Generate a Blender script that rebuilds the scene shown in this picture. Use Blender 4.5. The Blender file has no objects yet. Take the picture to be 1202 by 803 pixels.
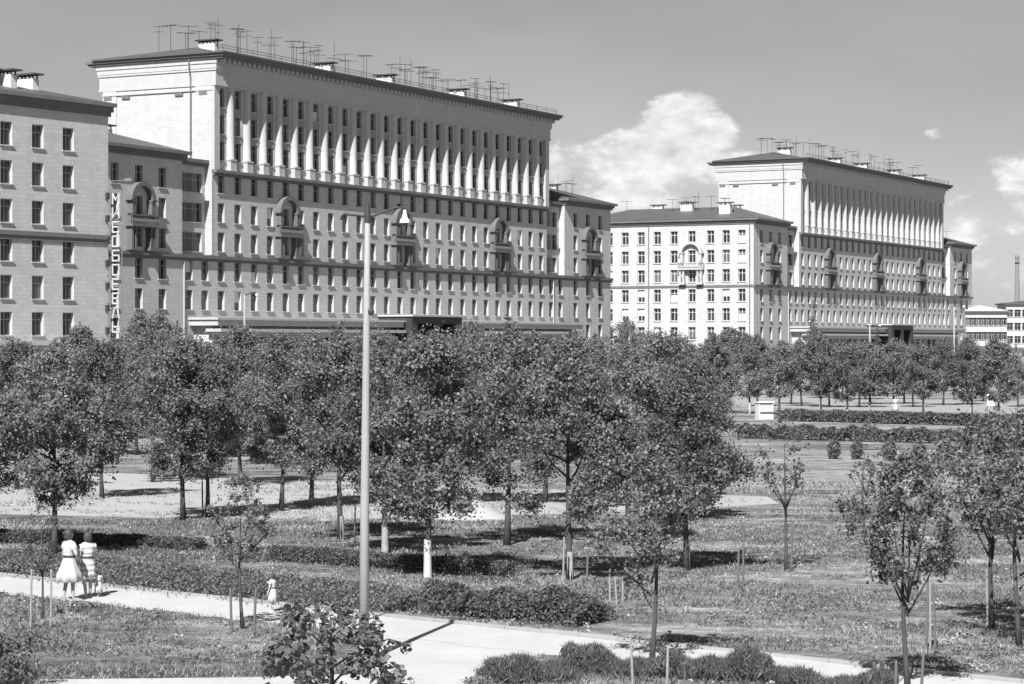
import bpy, math, random
import numpy as np
from mathutils import Vector, Matrix
R = math.radians
sc = bpy.context.scene
C = sc.collection

# ---------------------------------------------------------------- camera, sky, sun, exposure
CAM_H = 6.05; F = 2700.0; CX = 601.0; HY = 401.5
cam_d = bpy.data.cameras.new('camera'); cam = bpy.data.objects.new('camera', cam_d); C.objects.link(cam)
cam.location = (0, 0, CAM_H); cam.rotation_euler = (R(90), 0, 0)
cam_d.sensor_width = 36; cam_d.lens = F / 1202 * 36; cam_d.clip_start = .5; cam_d.clip_end = 6000
sc.camera = cam
SUN_AZ = 14.0      # shadows run this many degrees to the right of the view axis
SUN_EL = 45.0
sun_d = bpy.data.lights.new('sun', 'SUN'); sun = bpy.data.objects.new('sun', sun_d); C.objects.link(sun)
sun_d.energy = 4.4; sun_d.angle = R(.5); sun_d.color = (1, .995, .99)
sdir = Vector((math.sin(R(SUN_AZ)) * math.cos(R(SUN_EL)), math.cos(R(SUN_AZ)) * math.cos(R(SUN_EL)), -math.sin(R(SUN_EL))))
sun.rotation_euler = sdir.to_track_quat('-Z', 'Y').to_euler()
sun.location = (-20, -60, 80)

W = bpy.data.worlds.new('World'); sc.world = W; W.use_nodes = True
nt = W.node_tree; nt.nodes.clear()
def N(t, **kw):
    n = nt.nodes.new(t)
    for k, v in kw.items(): setattr(n, k, v)
    return n
def link(a, b): nt.links.new(a, b)
def M1(op, a, b=None, c=None):
    n = N('ShaderNodeMath', operation=op)
    for i, v in enumerate((a, b, c)):
        if v is None: continue
        if isinstance(v, (int, float)): n.inputs[i].default_value = v
        else: link(v, n.inputs[i])
    return n.outputs[0]
sky = N('ShaderNodeTexSky', sky_type='NISHITA'); sky.sun_disc = False
sky.sun_elevation = R(SUN_EL); sky.sun_rotation = R(180 + SUN_AZ); sky.altitude = 10; sky.air_density = 1.0; sky.dust_density = .3; sky.ozone_density = 1
bw = N('ShaderNodeRGBToBW'); link(sky.outputs[0], bw.inputs[0])
tc = N('ShaderNodeTexCoord'); sep = N('ShaderNodeSeparateXYZ'); link(tc.outputs['Generated'], sep.inputs[0])
az = M1('ARCTAN2', sep.outputs[0], sep.outputs[1]); el = M1('ARCSINE', sep.outputs[2])
cmb = N('ShaderNodeCombineXYZ'); link(az, cmb.inputs[0]); link(M1('MULTIPLY', el, 1.7), cmb.inputs[1])
no1 = N('ShaderNodeTexNoise'); no1.inputs['Scale'].default_value = 22; no1.inputs['Detail'].default_value = 8; no1.inputs['Roughness'].default_value = .58
link(cmb.outputs[0], no1.inputs['Vector'])
no2 = N('ShaderNodeTexNoise'); no2.inputs['Scale'].default_value = 60; no2.inputs['Detail'].default_value = 6; no2.inputs['Roughness'].default_value = .6
link(cmb.outputs[0], no2.inputs['Vector'])
def blob(ax, ey, rx, ry):       # one cumulus, given by its azimuth and elevation
    a = M1('MULTIPLY', M1('SUBTRACT', az, ax), 1 / rx); e = M1('MULTIPLY', M1('SUBTRACT', el, ey), 1 / ry)
    d = M1('ADD', M1('MULTIPLY', a, a), M1('MULTIPLY', e, e))
    return M1('SUBTRACT', 1.0, d)
PXA = lambda x: (x - CX) / F
PYE = lambda y: (HY - y) / F
blobs = [(800, 150, 48, 36), (842, 158, 30, 24), (770, 188, 85, 34), (700, 195, 80, 36, .75), (850, 195, 70, 28, .8), (740, 232, 60, 18), (846, 93, 11, 9, .45),
         (1094, 162, 16, 9, .5), (1122, 172, 20, 8, .4), (1215, 225, 70, 50, .7), (1150, 268, 90, 50, .6), (1180, 310, 110, 40, .6), (330, 330, 200, 60), (-300, 200, 120, 50), (1700, 170, 200, 70), (-800, 240, 260, 60), (2300, 220, 220, 60)]
acc = None
for (x, y, rx, ry, *am) in blobs:
    b = blob(PXA(x), PYE(y), rx / F * 1.15, ry / F * 1.15)
    b = M1('MAXIMUM', b, -1.0)
    if am: b = M1('SUBTRACT', M1('MULTIPLY', b, am[0]), .75 * (1 - am[0]))
    acc = b if acc is None else M1('SMOOTH_MAX', acc, b, .25)
dens = M1('ADD', M1('MULTIPLY', acc, 1.25), M1('MULTIPLY', M1('SUBTRACT', no1.outputs[0], .5), 3.0))
dens = M1('ADD', dens, M1('MULTIPLY', M1('SUBTRACT', no2.outputs[0], .5), 2.0))
mr = N('ShaderNodeMapRange', interpolation_type='SMOOTHSTEP'); link(dens, mr.inputs[0]); mr.inputs[1].default_value = -.05; mr.inputs[2].default_value = .8
cloud_shade = M1('ADD', .66, M1('MULTIPLY', M1('SUBTRACT', no2.outputs[0], .5), .9))
# thin veil of high cloud all over the sky
cmb2 = N('ShaderNodeCombineXYZ'); link(az, cmb2.inputs[0]); link(M1('MULTIPLY', el, 3.0), cmb2.inputs[1])
no3 = N('ShaderNodeTexNoise'); no3.inputs['Scale'].default_value = 5; no3.inputs['Detail'].default_value = 7; link(cmb2.outputs[0], no3.inputs['Vector'])
SKY_K = .036
base = M1('MULTIPLY', bw.outputs[0], SKY_K)
base = M1('MULTIPLY', base, M1('ADD', .75, M1('MULTIPLY', no3.outputs[0], .5)))
mixv = N('ShaderNodeMix', data_type='FLOAT'); link(M1('MULTIPLY', mr.outputs[0], .86), mixv.inputs[0]); link(base, mixv.inputs[2]); link(M1('MULTIPLY', cloud_shade, .68), mixv.inputs[3])
bg = N('ShaderNodeBackground'); wo = N('ShaderNodeOutputWorld')
link(mixv.outputs[0], bg.inputs[0]); bg.inputs[1].default_value = 1.0; link(bg.outputs[0], wo.inputs[0])

sc.render.engine = 'CYCLES'
sc.view_settings.view_transform = 'Standard'; sc.view_settings.look = 'None'
sc.view_settings.exposure = 0.98; sc.view_settings.gamma = 1.0

# ---------------------------------------------------------------- helpers
def tag(o, label=None, cat=None, group=None, kind=None):
    if label: o['label'] = label
    if cat: o['category'] = cat
    if group: o['group'] = group
    if kind: o['kind'] = kind
    return o
def empty(name, loc=(0, 0, 0), rz=0, s=1.0):
    o = bpy.data.objects.new(name, None); C.objects.link(o); o.location = loc; o.rotation_euler = (0, 0, rz); o.scale = (s, s, s)
    o.empty_display_size = .2
    return o
def obj(name, mesh, parent=None, loc=(0, 0, 0), rz=0):
    o = bpy.data.objects.new(name, mesh); C.objects.link(o); o.parent = parent; o.location = loc; o.rotation_euler = (0, 0, rz)
    return o
def copy_tree(o, parent=None):
    c = o.copy(); C.objects.link(c); c.parent = parent
    for ch in list(o.children): copy_tree(ch, c)
    return c
def gnd(px, py):
    d = CAM_H * F / (py - HY)
    return ((px - CX) * d / F, d)
def at(px, d): return (px - CX) * d / F
def zat(py, d): return CAM_H + (HY - py) * d / F

class MB:
    def __init__(s): s.v = []; s.f = []
    def quad(s, a, b, c, d):
        n = len(s.v); s.v += [tuple(a), tuple(b), tuple(c), tuple(d)]; s.f.append((n, n + 1, n + 2, n + 3)); return s
    def poly(s, pts):
        n = len(s.v); s.v += [tuple(p) for p in pts]; s.f.append(tuple(range(n, n + len(pts)))); return s
    def box(s, x0, x1, y0, y1, z0, z1):
        n = len(s.v)
        s.v += [(x0, y0, z0), (x1, y0, z0), (x1, y1, z0), (x0, y1, z0), (x0, y0, z1), (x1, y0, z1), (x1, y1, z1), (x0, y1, z1)]
        s.f += [(n + a, n + b, n + c, n + d) for a, b, c, d in ((3, 2, 1, 0), (4, 5, 6, 7), (0, 1, 5, 4), (1, 2, 6, 5), (2, 3, 7, 6), (3, 0, 4, 7))]
        return s
    def tube(s, pts, rad, seg=8, cap=True):
        pts = [Vector(p) for p in pts]; k = len(pts)
        if isinstance(rad, (int, float)): rad = [rad] * k
        n0 = len(s.v)
        for i, p in enumerate(pts):
            t = (pts[min(i + 1, k - 1)] - pts[max(i - 1, 0)]).normalized()
            a = Vector((1, 0, 0)) if abs(t.x) < .8 else Vector((0, 1, 0))
            e1 = t.cross(a).normalized(); e2 = t.cross(e1)
            for j in range(seg):
                w = 2 * math.pi * j / seg
                s.v.append(tuple(p + (e1 * math.cos(w) + e2 * math.sin(w)) * rad[i]))
        for i in range(k - 1):
            for j in range(seg):
                a = n0 + i * seg + j; b = n0 + i * seg + (j + 1) % seg
                s.f.append((a, b, b + seg, a + seg))
        if cap:
            s.f.append(tuple(n0 + j for j in range(seg))[::-1]); s.f.append(tuple(n0 + (k - 1) * seg + j for j in range(seg)))
        return s
    def lathe(s, prof, seg=16, c=(0, 0, 0), a0=0, a1=2 * math.pi, sx=1, sy=1):
        full = abs(a1 - a0 - 2 * math.pi) < 1e-6; m = seg if full else seg + 1; n0 = len(s.v)
        for r, z in prof:
            for j in range(m):
                w = a0 + (a1 - a0) * j / seg
                s.v.append((c[0] + r * math.cos(w) * sx, c[1] + r * math.sin(w) * sy, c[2] + z))
        for i in range(len(prof) - 1):
            for j in range(seg if full else seg):
                a = n0 + i * m + j; b = n0 + i * m + (j + 1) % m
                s.f.append((a, b, b + m, a + m))
        return s
    def mesh(s, name, mat, smooth=False):
        me = bpy.data.meshes.new(name); me.from_pydata(s.v, [], s.f); me.materials.append(mat)
        if smooth: me.shade_smooth()
        me.update(); return me
    def build(s, name, mat, parent=None, loc=(0, 0, 0), rz=0, smooth=False):
        return obj(name, s.mesh(name, mat, smooth), parent, loc, rz)

# ---------------------------------------------------------------- materials (a black and white world)
MATS = {}
def mat(name, v, rough=.8, var=0., vscale=3., bump=0., bscale=20., spec=.3, metal=0., island=0., coord='Object', stretch=(1, 1, 1), grime=0.):
    m = bpy.data.materials.new(name); m.use_nodes = True; t = m.node_tree; p = t.nodes['Principled BSDF']
    p.inputs['Roughness'].default_value = rough; p.inputs['Metallic'].default_value = metal; p.inputs['Specular IOR Level'].default_value = spec
    tc_ = t.nodes.new('ShaderNodeTexCoord'); mp = t.nodes.new('ShaderNodeMapping'); mp.inputs['Scale'].default_value = stretch
    t.links.new(tc_.outputs[coord], mp.inputs[0])
    val = t.nodes.new('ShaderNodeValue'); val.outputs[0].default_value = v; out = val.outputs[0]
    def mm(op, a, b):
        n = t.nodes.new('ShaderNodeMath'); n.operation = op
        for i, q in enumerate((a, b)):
            if isinstance(q, (int, float)): n.inputs[i].default_value = q
            else: t.links.new(q, n.inputs[i])
        return n.outputs[0]
    if var:
        for sc_, k in ((vscale, 1.), (vscale * 6.3, .6)):
            no = t.nodes.new('ShaderNodeTexNoise'); no.inputs['Scale'].default_value = sc_; no.inputs['Detail'].default_value = 6; t.links.new(mp.outputs[0], no.inputs['Vector'])
            out = mm('MULTIPLY', out, mm('ADD', 1 - var * k, mm('MULTIPLY', no.outputs[0], 2 * var * k)))
    if grime:
        no = t.nodes.new('ShaderNodeTexNoise'); no.inputs['Scale'].default_value = 1; no.inputs['Detail'].default_value = 5
        mp2 = t.nodes.new('ShaderNodeMapping'); mp2.inputs['Scale'].default_value = (1.1, 1.1, .07); t.links.new(tc_.outputs['Object'], mp2.inputs[0]); t.links.new(mp2.outputs[0], no.inputs['Vector'])
        out = mm('MULTIPLY', out, mm('ADD', 1 - grime, mm('MULTIPLY', no.outputs[0], 2 * grime)))
    if island:
        ge = t.nodes.new('ShaderNodeNewGeometry')
        out = mm('MULTIPLY', out, mm('ADD', 1 - island, mm('MULTIPLY', ge.outputs['Random Per Island'], 2 * island)))
    t.links.new(out, p.inputs['Base Color'])
    if bump:
        no = t.nodes.new('ShaderNodeTexNoise'); no.inputs['Scale'].default_value = bscale; no.inputs['Detail'].default_value = 6; t.links.new(mp.outputs[0], no.inputs['Vector'])
        bu = t.nodes.new('ShaderNodeBump'); bu.inputs['Strength'].default_value = bump; bu.inputs['Distance'].default_value = .05
        t.links.new(no.outputs[0], bu.inputs['Height']); t.links.new(bu.outputs[0], p.inputs['Normal'])
    MATS[name] = m; return m
def leafmat(name, v, rough=.5, isl=.4, trans=.45):
    m = mat(name, v, rough, island=isl, spec=.35)
    t = m.node_tree; p = t.nodes['Principled BSDF']; o = t.nodes['Material Output']
    src = p.inputs['Base Color'].links[0].from_socket
    tr = t.nodes.new('ShaderNodeBsdfTranslucent'); mx = t.nodes.new('ShaderNodeMixShader'); mx.inputs[0].default_value = trans
    t.links.new(src, tr.inputs[0]); t.links.new(p.outputs[0], mx.inputs[1]); t.links.new(tr.outputs[0], mx.inputs[2]); t.links.new(mx.outputs[0], o.inputs[0])
    return m
def wallmat(name, v):
    """tile-faced wall: faint courses of facing blocks, streaks of weather"""
    m = mat(name, v, .85, var=.07, vscale=.35, grime=.10)
    t = m.node_tree; p = t.nodes['Principled BSDF']; src = p.inputs['Base Color'].links[0].from_socket
    tc_ = t.nodes.new('ShaderNodeTexCoord'); sp = t.nodes.new('ShaderNodeSeparateXYZ'); t.links.new(tc_.outputs['Object'], sp.inputs[0])
    ad = t.nodes.new('ShaderNodeMath'); ad.operation = 'ADD'; t.links.new(sp.outputs[0], ad.inputs[0]); t.links.new(sp.outputs[1], ad.inputs[1])
    cb = t.nodes.new('ShaderNodeCombineXYZ'); t.links.new(ad.outputs[0], cb.inputs[0]); t.links.new(sp.outputs[2], cb.inputs[1])
    br = t.nodes.new('ShaderNodeTexBrick'); br.inputs['Scale'].default_value = 1; br.inputs['Brick Width'].default_value = .8; br.inputs['Row Height'].default_value = .38
    br.inputs['Mortar Size'].default_value = .016; br.inputs['Color1'].default_value = (1, 1, 1, 1); br.inputs['Color2'].default_value = (.88, .88, .88, 1); br.inputs['Mortar'].default_value = (.72, .72, .72, 1)
    t.links.new(cb.outputs[0], br.inputs['Vector'])
    mu = t.nodes.new('ShaderNodeMix'); mu.data_type = 'RGBA'; mu.blend_type = 'MULTIPLY'; mu.inputs[0].default_value = 1
    t.links.new(src, mu.inputs[6]); t.links.new(br.outputs[0], mu.inputs[7]); t.links.new(mu.outputs[2], p.inputs['Base Color'])
    return m
wall = wallmat('wall_tiles', .48)
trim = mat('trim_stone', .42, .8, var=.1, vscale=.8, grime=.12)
spandm = mat('spandrel_panel', .27, .85, var=.2, vscale=1)
ornate = mat('carved_stone_shaded', .13, .9, var=.3, vscale=3, bump=.5, bscale=8)  # shade on the long facades' balcony bays is put into this dark tone
darktrim = mat('weathered_shaded_trim', .14, .85, var=.2, vscale=.6, grime=.2)  # weather streaks; shade of belts, ledge and cornices is put into the tone
roofm = mat('roof_sheet', .09, .55, var=.25, vscale=.5, spec=.4)
capm = mat('chimney_cap', .07, .8)
chim = mat('chimney_plaster', .6, .9, var=.15, vscale=2)
frame = mat('window_frame_paint', .3, .6)
framew = mat('window_frame_white', .6, .6)
letterm = mat('sign_letter_paint', .42, .6, var=.2, vscale=3)
signframe = mat('sign_frame_paint', .16, .7)
iron = mat('dark_iron', .045, .6, var=.2, vscale=3)
darkstone = mat('dark_polished_stone', .04, .5, var=.4, vscale=1.5)
def glassmat(name, v, r):
    m = mat(name, v, r, spec=.5)
    return m
glass = glassmat('window_glass', .025, .08)
glass2 = glassmat('window_glass_dusty', .05, .2)
glass3 = glassmat('window_glass_net_curtain', .1, .25)
blindm = mat('white_blind', .62, .9)
shopglass = glassmat('shop_glass', .03, .1)
concrete = mat('concrete_post', .3, .85, var=.12, vscale=2, bump=.1, grime=.1)
enamel = mat('white_enamel', .75, .4)
bark = mat('bark', .07, .95, var=.4, vscale=4, bump=.6, bscale=14, stretch=(1, 1, .3))
limeworn = mat('worn_limewash', .3, .95, var=.5, vscale=5, bump=.2)
lime = mat('limewash', .45, .95, var=.25, vscale=6, bump=.2)
leafA = leafmat('leaf_linden', .21)
leafB = leafmat('leaf_maple', .23)
leafC = leafmat('leaf_pale', .28)
leafD = leafmat('leaf_dark', .16)
grassm = leafmat('grass_blade', .19, .7, .5, .3)
drygrass = leafmat('dry_grass_blade', .34, .8, .4, .3)
bedm = leafmat('bed_leaf', .2, .6, .6)
hedgem = leafmat('hedge_leaf', .14, .6, .5)
wood = mat('stake_wood', .12, .9, var=.3, vscale=8)
woodw = mat('pale_stake_wood', .26, .9, var=.3, vscale=8)

def pathmat():
    m = mat('path_grit', .44, .95, var=.16, vscale=.7, bump=.3, bscale=30)
    return m
path_m = pathmat()
kerb_m = mat('kerb_stone', .32, .9, var=.2, vscale=2)
road_m = mat('road_surface', .28, .9, var=.12, vscale=.1)
def groundmat():
    m = bpy.data.materials.new('ground_grass'); m.use_nodes = True; t = m.node_tree; p = t.nodes['Principled BSDF']; p.inputs['Roughness'].default_value = .95; p.inputs['Specular IOR Level'].default_value = .1
    tc_ = t.nodes.new('ShaderNodeTexCoord')
    def noise(scale, det, st=(1, 1, 1), rough=.6):
        mp = t.nodes.new('ShaderNodeMapping'); mp.inputs['Scale'].default_value = st; t.links.new(tc_.outputs['Object'], mp.inputs[0])
        n = t.nodes.new('ShaderNodeTexNoise'); n.inputs['Scale'].default_value = scale; n.inputs['Detail'].default_value = det; n.inputs['Roughness'].default_value = rough; t.links.new(mp.outputs[0], n.inputs['Vector']); return n.outputs[0]
    def ramp(src, a, b, va, vb):
        r = t.nodes.new('ShaderNodeMapRange'); r.inputs[1].default_value = a; r.inputs[2].default_value = b; r.inputs[3].default_value = va; r.inputs[4].default_value = vb; t.links.new(src, r.inputs[0]); return r.outputs[0]
    def mm(op, a, b):
        n = t.nodes.new('ShaderNodeMath'); n.operation = op
        for i, q in enumerate((a, b)):
            if isinstance(q, (int, float)): n.inputs[i].default_value = q
            else: t.links.new(q, n.inputs[i])
        return n.outputs[0]
    big = ramp(noise(.11, 4, (.4, 1.2, 1)), .38, .62, 0, 1)      # worn sandy patches against turf
    mid = ramp(noise(.5, 6, (.4, 1.2, 1), .65), .42, .64, 0, 1)
    fine = noise(5, 8, (1, 1, 1), .75)
    f2 = noise(24, 6, (1, 1, 1), .75)
    worn = mm('MINIMUM', 1.0, mm('ADD', mm('MULTIPLY', big, .55), mm('MULTIPLY', mid, .55)))
    clump = ramp(noise(1.6, 6, (.7, 1, 1), .7), .38, .6, .6, 1.25)
    col = mm('MULTIPLY', mm('ADD', .10, mm('MULTIPLY', worn, .32)), clump)
    col = mm('MULTIPLY', col, ramp(fine, .3, .7, .55, 1.4))
    col = mm('MULTIPLY', col, ramp(f2, .3, .7, .65, 1.3))
    t.links.new(col, p.inputs['Base Color'])
    bu = t.nodes.new('ShaderNodeBump'); bu.inputs['Strength'].default_value = .8; bu.inputs['Distance'].default_value = .12; t.links.new(mm('ADD', fine, mm('MULTIPLY', f2, .4)), bu.inputs['Height']); t.links.new(bu.outputs[0], p.inputs['Normal'])
    return m
ground_m = groundmat()
sandm = mat('sand', .34, .95, var=.15, vscale=.6, bump=.4, bscale=6)

# ---------------------------------------------------------------- ground, paths, road
def sheet(name, pts, z, m, kind='structure'):
    o = MB().poly([(x, y, z) for x, y in pts]).build(name, m); tag(o, kind=kind); return o
g = MB()
xs = [-3000, -400, -150, -60, 60, 150, 400, 3000]; ys = [-400, -60, 20, 140, 300, 800, 5000]
for i in range(len(xs) - 1):
    for j in range(len(ys) - 1):
        g.quad((xs[i], ys[j], 0), (xs[i + 1], ys[j], 0), (xs[i + 1], ys[j + 1], 0), (xs[i], ys[j + 1], 0))
tag(g.build('ground', ground_m), kind='structure')
PD = Vector((.766, -.643)); PN = Vector((-.643, -.766)); P00 = Vector((-13.2, 59.4)); PW = 2.5
def pth(s, w):
    q = P00 + PD * s + PN * w; return (q.x, q.y)
random.seed(3)
edge_u = [pth(s, random.uniform(-.06, .06)) for s in np.arange(-22, 62, 1.2)]
edge_l = [pth(s, PW + random.uniform(-.2, .2)) for s in np.arange(62, -22, -.6)]
sheet('path', edge_u + edge_l, .008, path_m)
PLAZA = [(-2.9, 49.4), (-2.65, 46), (-2.5, 43.5), (-2.9, 41.9), (-4.7, 41.5), (-6.7, 41.35), (-8.7, 41.2), (-9.0, 40.5), (-8.9, 37), (-8.6, 30), (-.5, 30), (-.75, 38), (-.85, 40.6), (-.6, 42.4), (.3, 44.2), (1.6, 45.3), (.5, 46.5)]
sheet('plaza_path', PLAZA, .004, path_m)
sheet('sandy_walk', [(-60, 84), (-22, 82), (-12, 79), (-8, 77), (-3, 79), (4, 82), (10, 86), (10, 90), (0, 95), (-9, 100), (-18, 106), (-60, 112)], .004, sandm)
sheet('road', [(6, 246), (23, 213), (42, 192), (75, 160), (92, 172), (60, 212), (44, 240), (30, 262)], .006, road_m)
sheet('street', [(-140, 90), (-60, 174), (6, 262), (30, 300), (60, 395), (120, 560), (150, 560), (80, 395), (52, 300), (26, 262), (-20, 196), (-100, 90)], .010, road_m)
k = MB()
for s in np.arange(-20, 60, 1.0):
    a = P00 + PD * s + PN * -.1; b = a + PD * .985; n = PN * .06
    p = [(a + n), (b + n), (b - n), (a - n)]
    if s % 1 == 0:
        v0 = len(k.v); h = .07 + random.uniform(-.012, .012)
        k.v += [(q.x, q.y, 0) for q in p] + [(q.x, q.y, h) for q in p]
        k.f += [(v0 + i_[0], v0 + i_[1], v0 + i_[2], v0 + i_[3]) for i_ in ((4, 5, 6, 7), (0, 1, 5, 4), (1, 2, 6, 5), (2, 3, 7, 6), (3, 0, 4, 7))]
tag(k.build('kerb', kerb_m), kind='structure')

# ---------------------------------------------------------------- facade tools
def facade(mb, x0, x1, z0, z1, ops, y=0., rev=.32, end=False, mapf=None):
    """a wall in the plane y (facing -y) with real openings and reveals; mapf bends it onto another side"""
    mf = mapf or (lambda x, yy, z: (x, yy, z))
    X = sorted({x0, x1} | {a for o in ops for a in (o[0], o[1])}); Z = sorted({z0, z1} | {a for o in ops for a in (o[2], o[3])})
    for i in range(len(X) - 1):
        run = None
        for j in range(len(Z) - 1):
            cx, cz = (X[i] + X[i + 1]) / 2, (Z[j] + Z[j + 1]) / 2
            if any(o[0] < cx < o[1] and o[2] < cz < o[3] for o in ops): continue
            mb.quad(mf(X[i], y, Z[j]), mf(X[i + 1], y, Z[j]), mf(X[i + 1], y, Z[j + 1]), mf(X[i], y, Z[j + 1]))
    for a, b, c, d in ops:
        r = y + rev
        mb.quad(mf(a, y, c), mf(a, y, d), mf(a, r, d), mf(a, r, c)); mb.quad(mf(b, y, d), mf(b, y, c), mf(b, r, c), mf(b, r, d))
        mb.quad(mf(a, y, c), mf(a, r, c), mf(b, r, c), mf(b, y, c)); mb.quad(mf(a, y, d), mf(b, y, d), mf(b, r, d), mf(a, r, d))
WMESH = {}
def wmesh(w, h, fm, lights=2):
    key = (w, h, fm.name, lights)
    if key in WMESH: return WMESH[key]
    f = MB(); t = .07
    f.box(-w / 2, -w / 2 + t, 0, .06, 0, h); f.box(w / 2 - t, w / 2, 0, .06, 0, h); f.box(-w / 2 + t, w / 2 - t, 0, .06, 0, t); f.box(-w / 2 + t, w / 2 - t, 0, .06, h - t, h)
    for q in range(1, lights):
        x = -w / 2 + w * q / lights; f.box(x - .045, x + .045, .003, .057, t, h - t)
    zt = h * .68; xx = -w / 2 + t
    for q in range(lights):
        a = -w / 2 + w * q / lights + (.045 if q else t); b = -w / 2 + w * (q + 1) / lights - (.045 if q < lights - 1 else t)
        f.box(a, b, .006, .054, zt - .035, zt + .035)
    s = MB().box(-w / 2 - .12, w / 2 + .12, -.46, -.01, -.1, -.005)
    p = [MB().quad((-w / 2 + .03, .03, .03), (w / 2 - .03, .03, .03), (w / 2 - .03, .03, h - .03), (-w / 2 + .03, .03, h - .03)).mesh('pane', g_) for g_ in (glass, glass2, glass3)]
    bl = MB().box(-w / 2 + .08, w / 2 - .08, -.012, -.004, .05, h * .55).mesh('blind', blindm)
    bl2 = MB().box(-w / 2 + .08, w / 2 - .08, -.012, -.004, h * .42, h - .05).mesh('blind', blindm)
    WMESH[key] = (f.mesh('window', fm), p, s.mesh('sill', trim), bl, bl2)
    return WMESH[key]
RW = random.Random(11)
def window(par, x, z, w, h, y=.32, fm=None, lights=2, rz=0, pos=None, blinds=0.):
    f, p, s, bl, bl2 = wmesh(w, h, fm or frame, lights)
    o = obj('window', f, par, pos or (x, y, z), rz)
    obj('pane', RW.choices(p, (8, 4, 1))[0], o)
    obj('sill', s, o, (0, .32 - .32, 0))
    if RW.random() < blinds: obj('blind', RW.choice((bl, bl2)), o)
    return o
def hip(mb, x0, x1, y0, y1, z, h, ov=.0, inset=None):
    x0 -= ov; x1 += ov; y0 -= ov; y1 += ov; w = (min(y1 - y0, x1 - x0)) / 2; i = w if inset is None else inset
    if (x1 - x0) >= (y1 - y0):
        ym = (y0 + y1) / 2; a, b = (x0 + i, ym, z + h), (x1 - i, ym, z + h)
        mb.quad((x0, y0, z), (x1, y0, z), b, a); mb.quad((x1, y1, z), (x0, y1, z), a, b); mb.poly([(x0, y1, z), (x0, y0, z), a]); mb.poly([(x1, y0, z), (x1, y1, z), b])
    else:
        xm = (x0 + x1) / 2; a, b = (xm, y0 + i, z + h), (xm, y1 - i, z + h)
        mb.quad((x0, y1, z), (x0, y0, z), a, b); mb.quad((x1, y0, z), (x1, y1, z), b, a); mb.poly([(x0, y0, z), (x1, y0, z), a]); mb.poly([(x1, y1, z), (x0, y1, z), b])
def ring(mb, x0, x1, y0, y1, steps):
    """a cornice: slabs (z0, z1, out in x, out in y) stacked on each other"""
    for (z0, z1, ex, ey) in steps: mb.box(x0 - ex, x1 + ex, y0 - ey, y1 + ey, z0, z1)

ROWS_LOW = (6.45, 9.7, 13.0); ROWS_MID = (16.4, 19.75, 23.1); ROWS_TOP = (26.85, 29.9, 32.95)   # window sills
WW, WH = 1.34, 2.2
BELT = 15.75

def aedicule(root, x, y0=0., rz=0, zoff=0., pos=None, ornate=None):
    ornate = ornate or MATS['carved_stone_shaded']
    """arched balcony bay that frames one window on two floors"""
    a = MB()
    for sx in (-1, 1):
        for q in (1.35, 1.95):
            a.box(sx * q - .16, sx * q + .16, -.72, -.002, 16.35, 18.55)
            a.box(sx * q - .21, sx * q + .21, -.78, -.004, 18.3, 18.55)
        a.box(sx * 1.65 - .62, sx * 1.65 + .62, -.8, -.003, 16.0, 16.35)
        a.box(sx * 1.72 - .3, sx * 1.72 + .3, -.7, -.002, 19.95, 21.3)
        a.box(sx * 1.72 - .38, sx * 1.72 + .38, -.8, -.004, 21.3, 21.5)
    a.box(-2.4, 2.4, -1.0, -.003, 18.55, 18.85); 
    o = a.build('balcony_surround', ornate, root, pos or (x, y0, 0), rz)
    b = MB(); seg = 14; 
    for i in range(seg):                                    # arched hood
        t0, t1 = math.pi * i / seg, math.pi * (i + 1) / seg
        r0, r1 = 1.62, 2.12
        pts = [(r * math.cos(t), 21.5 + r * .92 * math.sin(t)) for r, t in ((r0, t0), (r1, t0), (r1, t1), (r0, t1))]
        v0 = len(b.v); b.v += [(p[0], -.75, p[1]) for p in pts] + [(p[0], -.002, p[1]) for p in pts]
        b.f += [(v0 + 3, v0 + 2, v0 + 1, v0), (v0 + 1, v0 + 2, v0 + 6, v0 + 5), (v0 + 3, v0, v0 + 4, v0 + 7)]
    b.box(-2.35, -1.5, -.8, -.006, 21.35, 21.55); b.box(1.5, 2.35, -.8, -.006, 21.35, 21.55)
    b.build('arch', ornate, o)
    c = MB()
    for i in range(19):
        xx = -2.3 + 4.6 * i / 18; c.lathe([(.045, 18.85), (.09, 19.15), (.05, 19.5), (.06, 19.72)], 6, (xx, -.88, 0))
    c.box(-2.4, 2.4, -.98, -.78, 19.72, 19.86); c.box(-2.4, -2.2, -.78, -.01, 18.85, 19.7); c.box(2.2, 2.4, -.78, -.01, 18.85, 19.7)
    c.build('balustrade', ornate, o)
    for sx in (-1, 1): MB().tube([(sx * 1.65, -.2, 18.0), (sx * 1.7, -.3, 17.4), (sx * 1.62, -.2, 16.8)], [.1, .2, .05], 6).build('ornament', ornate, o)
    return o

def chimney(par, x, y, z, wy=2.3, wx=.9, h=.85):
    c = MB().box(x - wx / 2, x + wx / 2, y - wy / 2, y + wy / 2, z - 1.2, z + h)
    o = c.build('chimney', chim, par)
    m = MB()
    for sx in (-1, 1):
        for sy in (-1, 0, 1): m.box(x + sx * (wx / 2 - .12) - .06, x + sx * (wx / 2 - .12) + .06, y + sy * (wy / 2 - .12) - .06, y + sy * (wy / 2 - .12) + .06, z + h, z + h + .35)
    m.box(x - wx / 2 - .3, x + wx / 2 + .3, y - wy / 2 - .4, y + wy / 2 + .4, z + h + .35, z + h + .5)
    m.build('chimney_cap', capm, o)
    return o

def wing_windows(root, xs, arch_x, ends=()):
    pass

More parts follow.
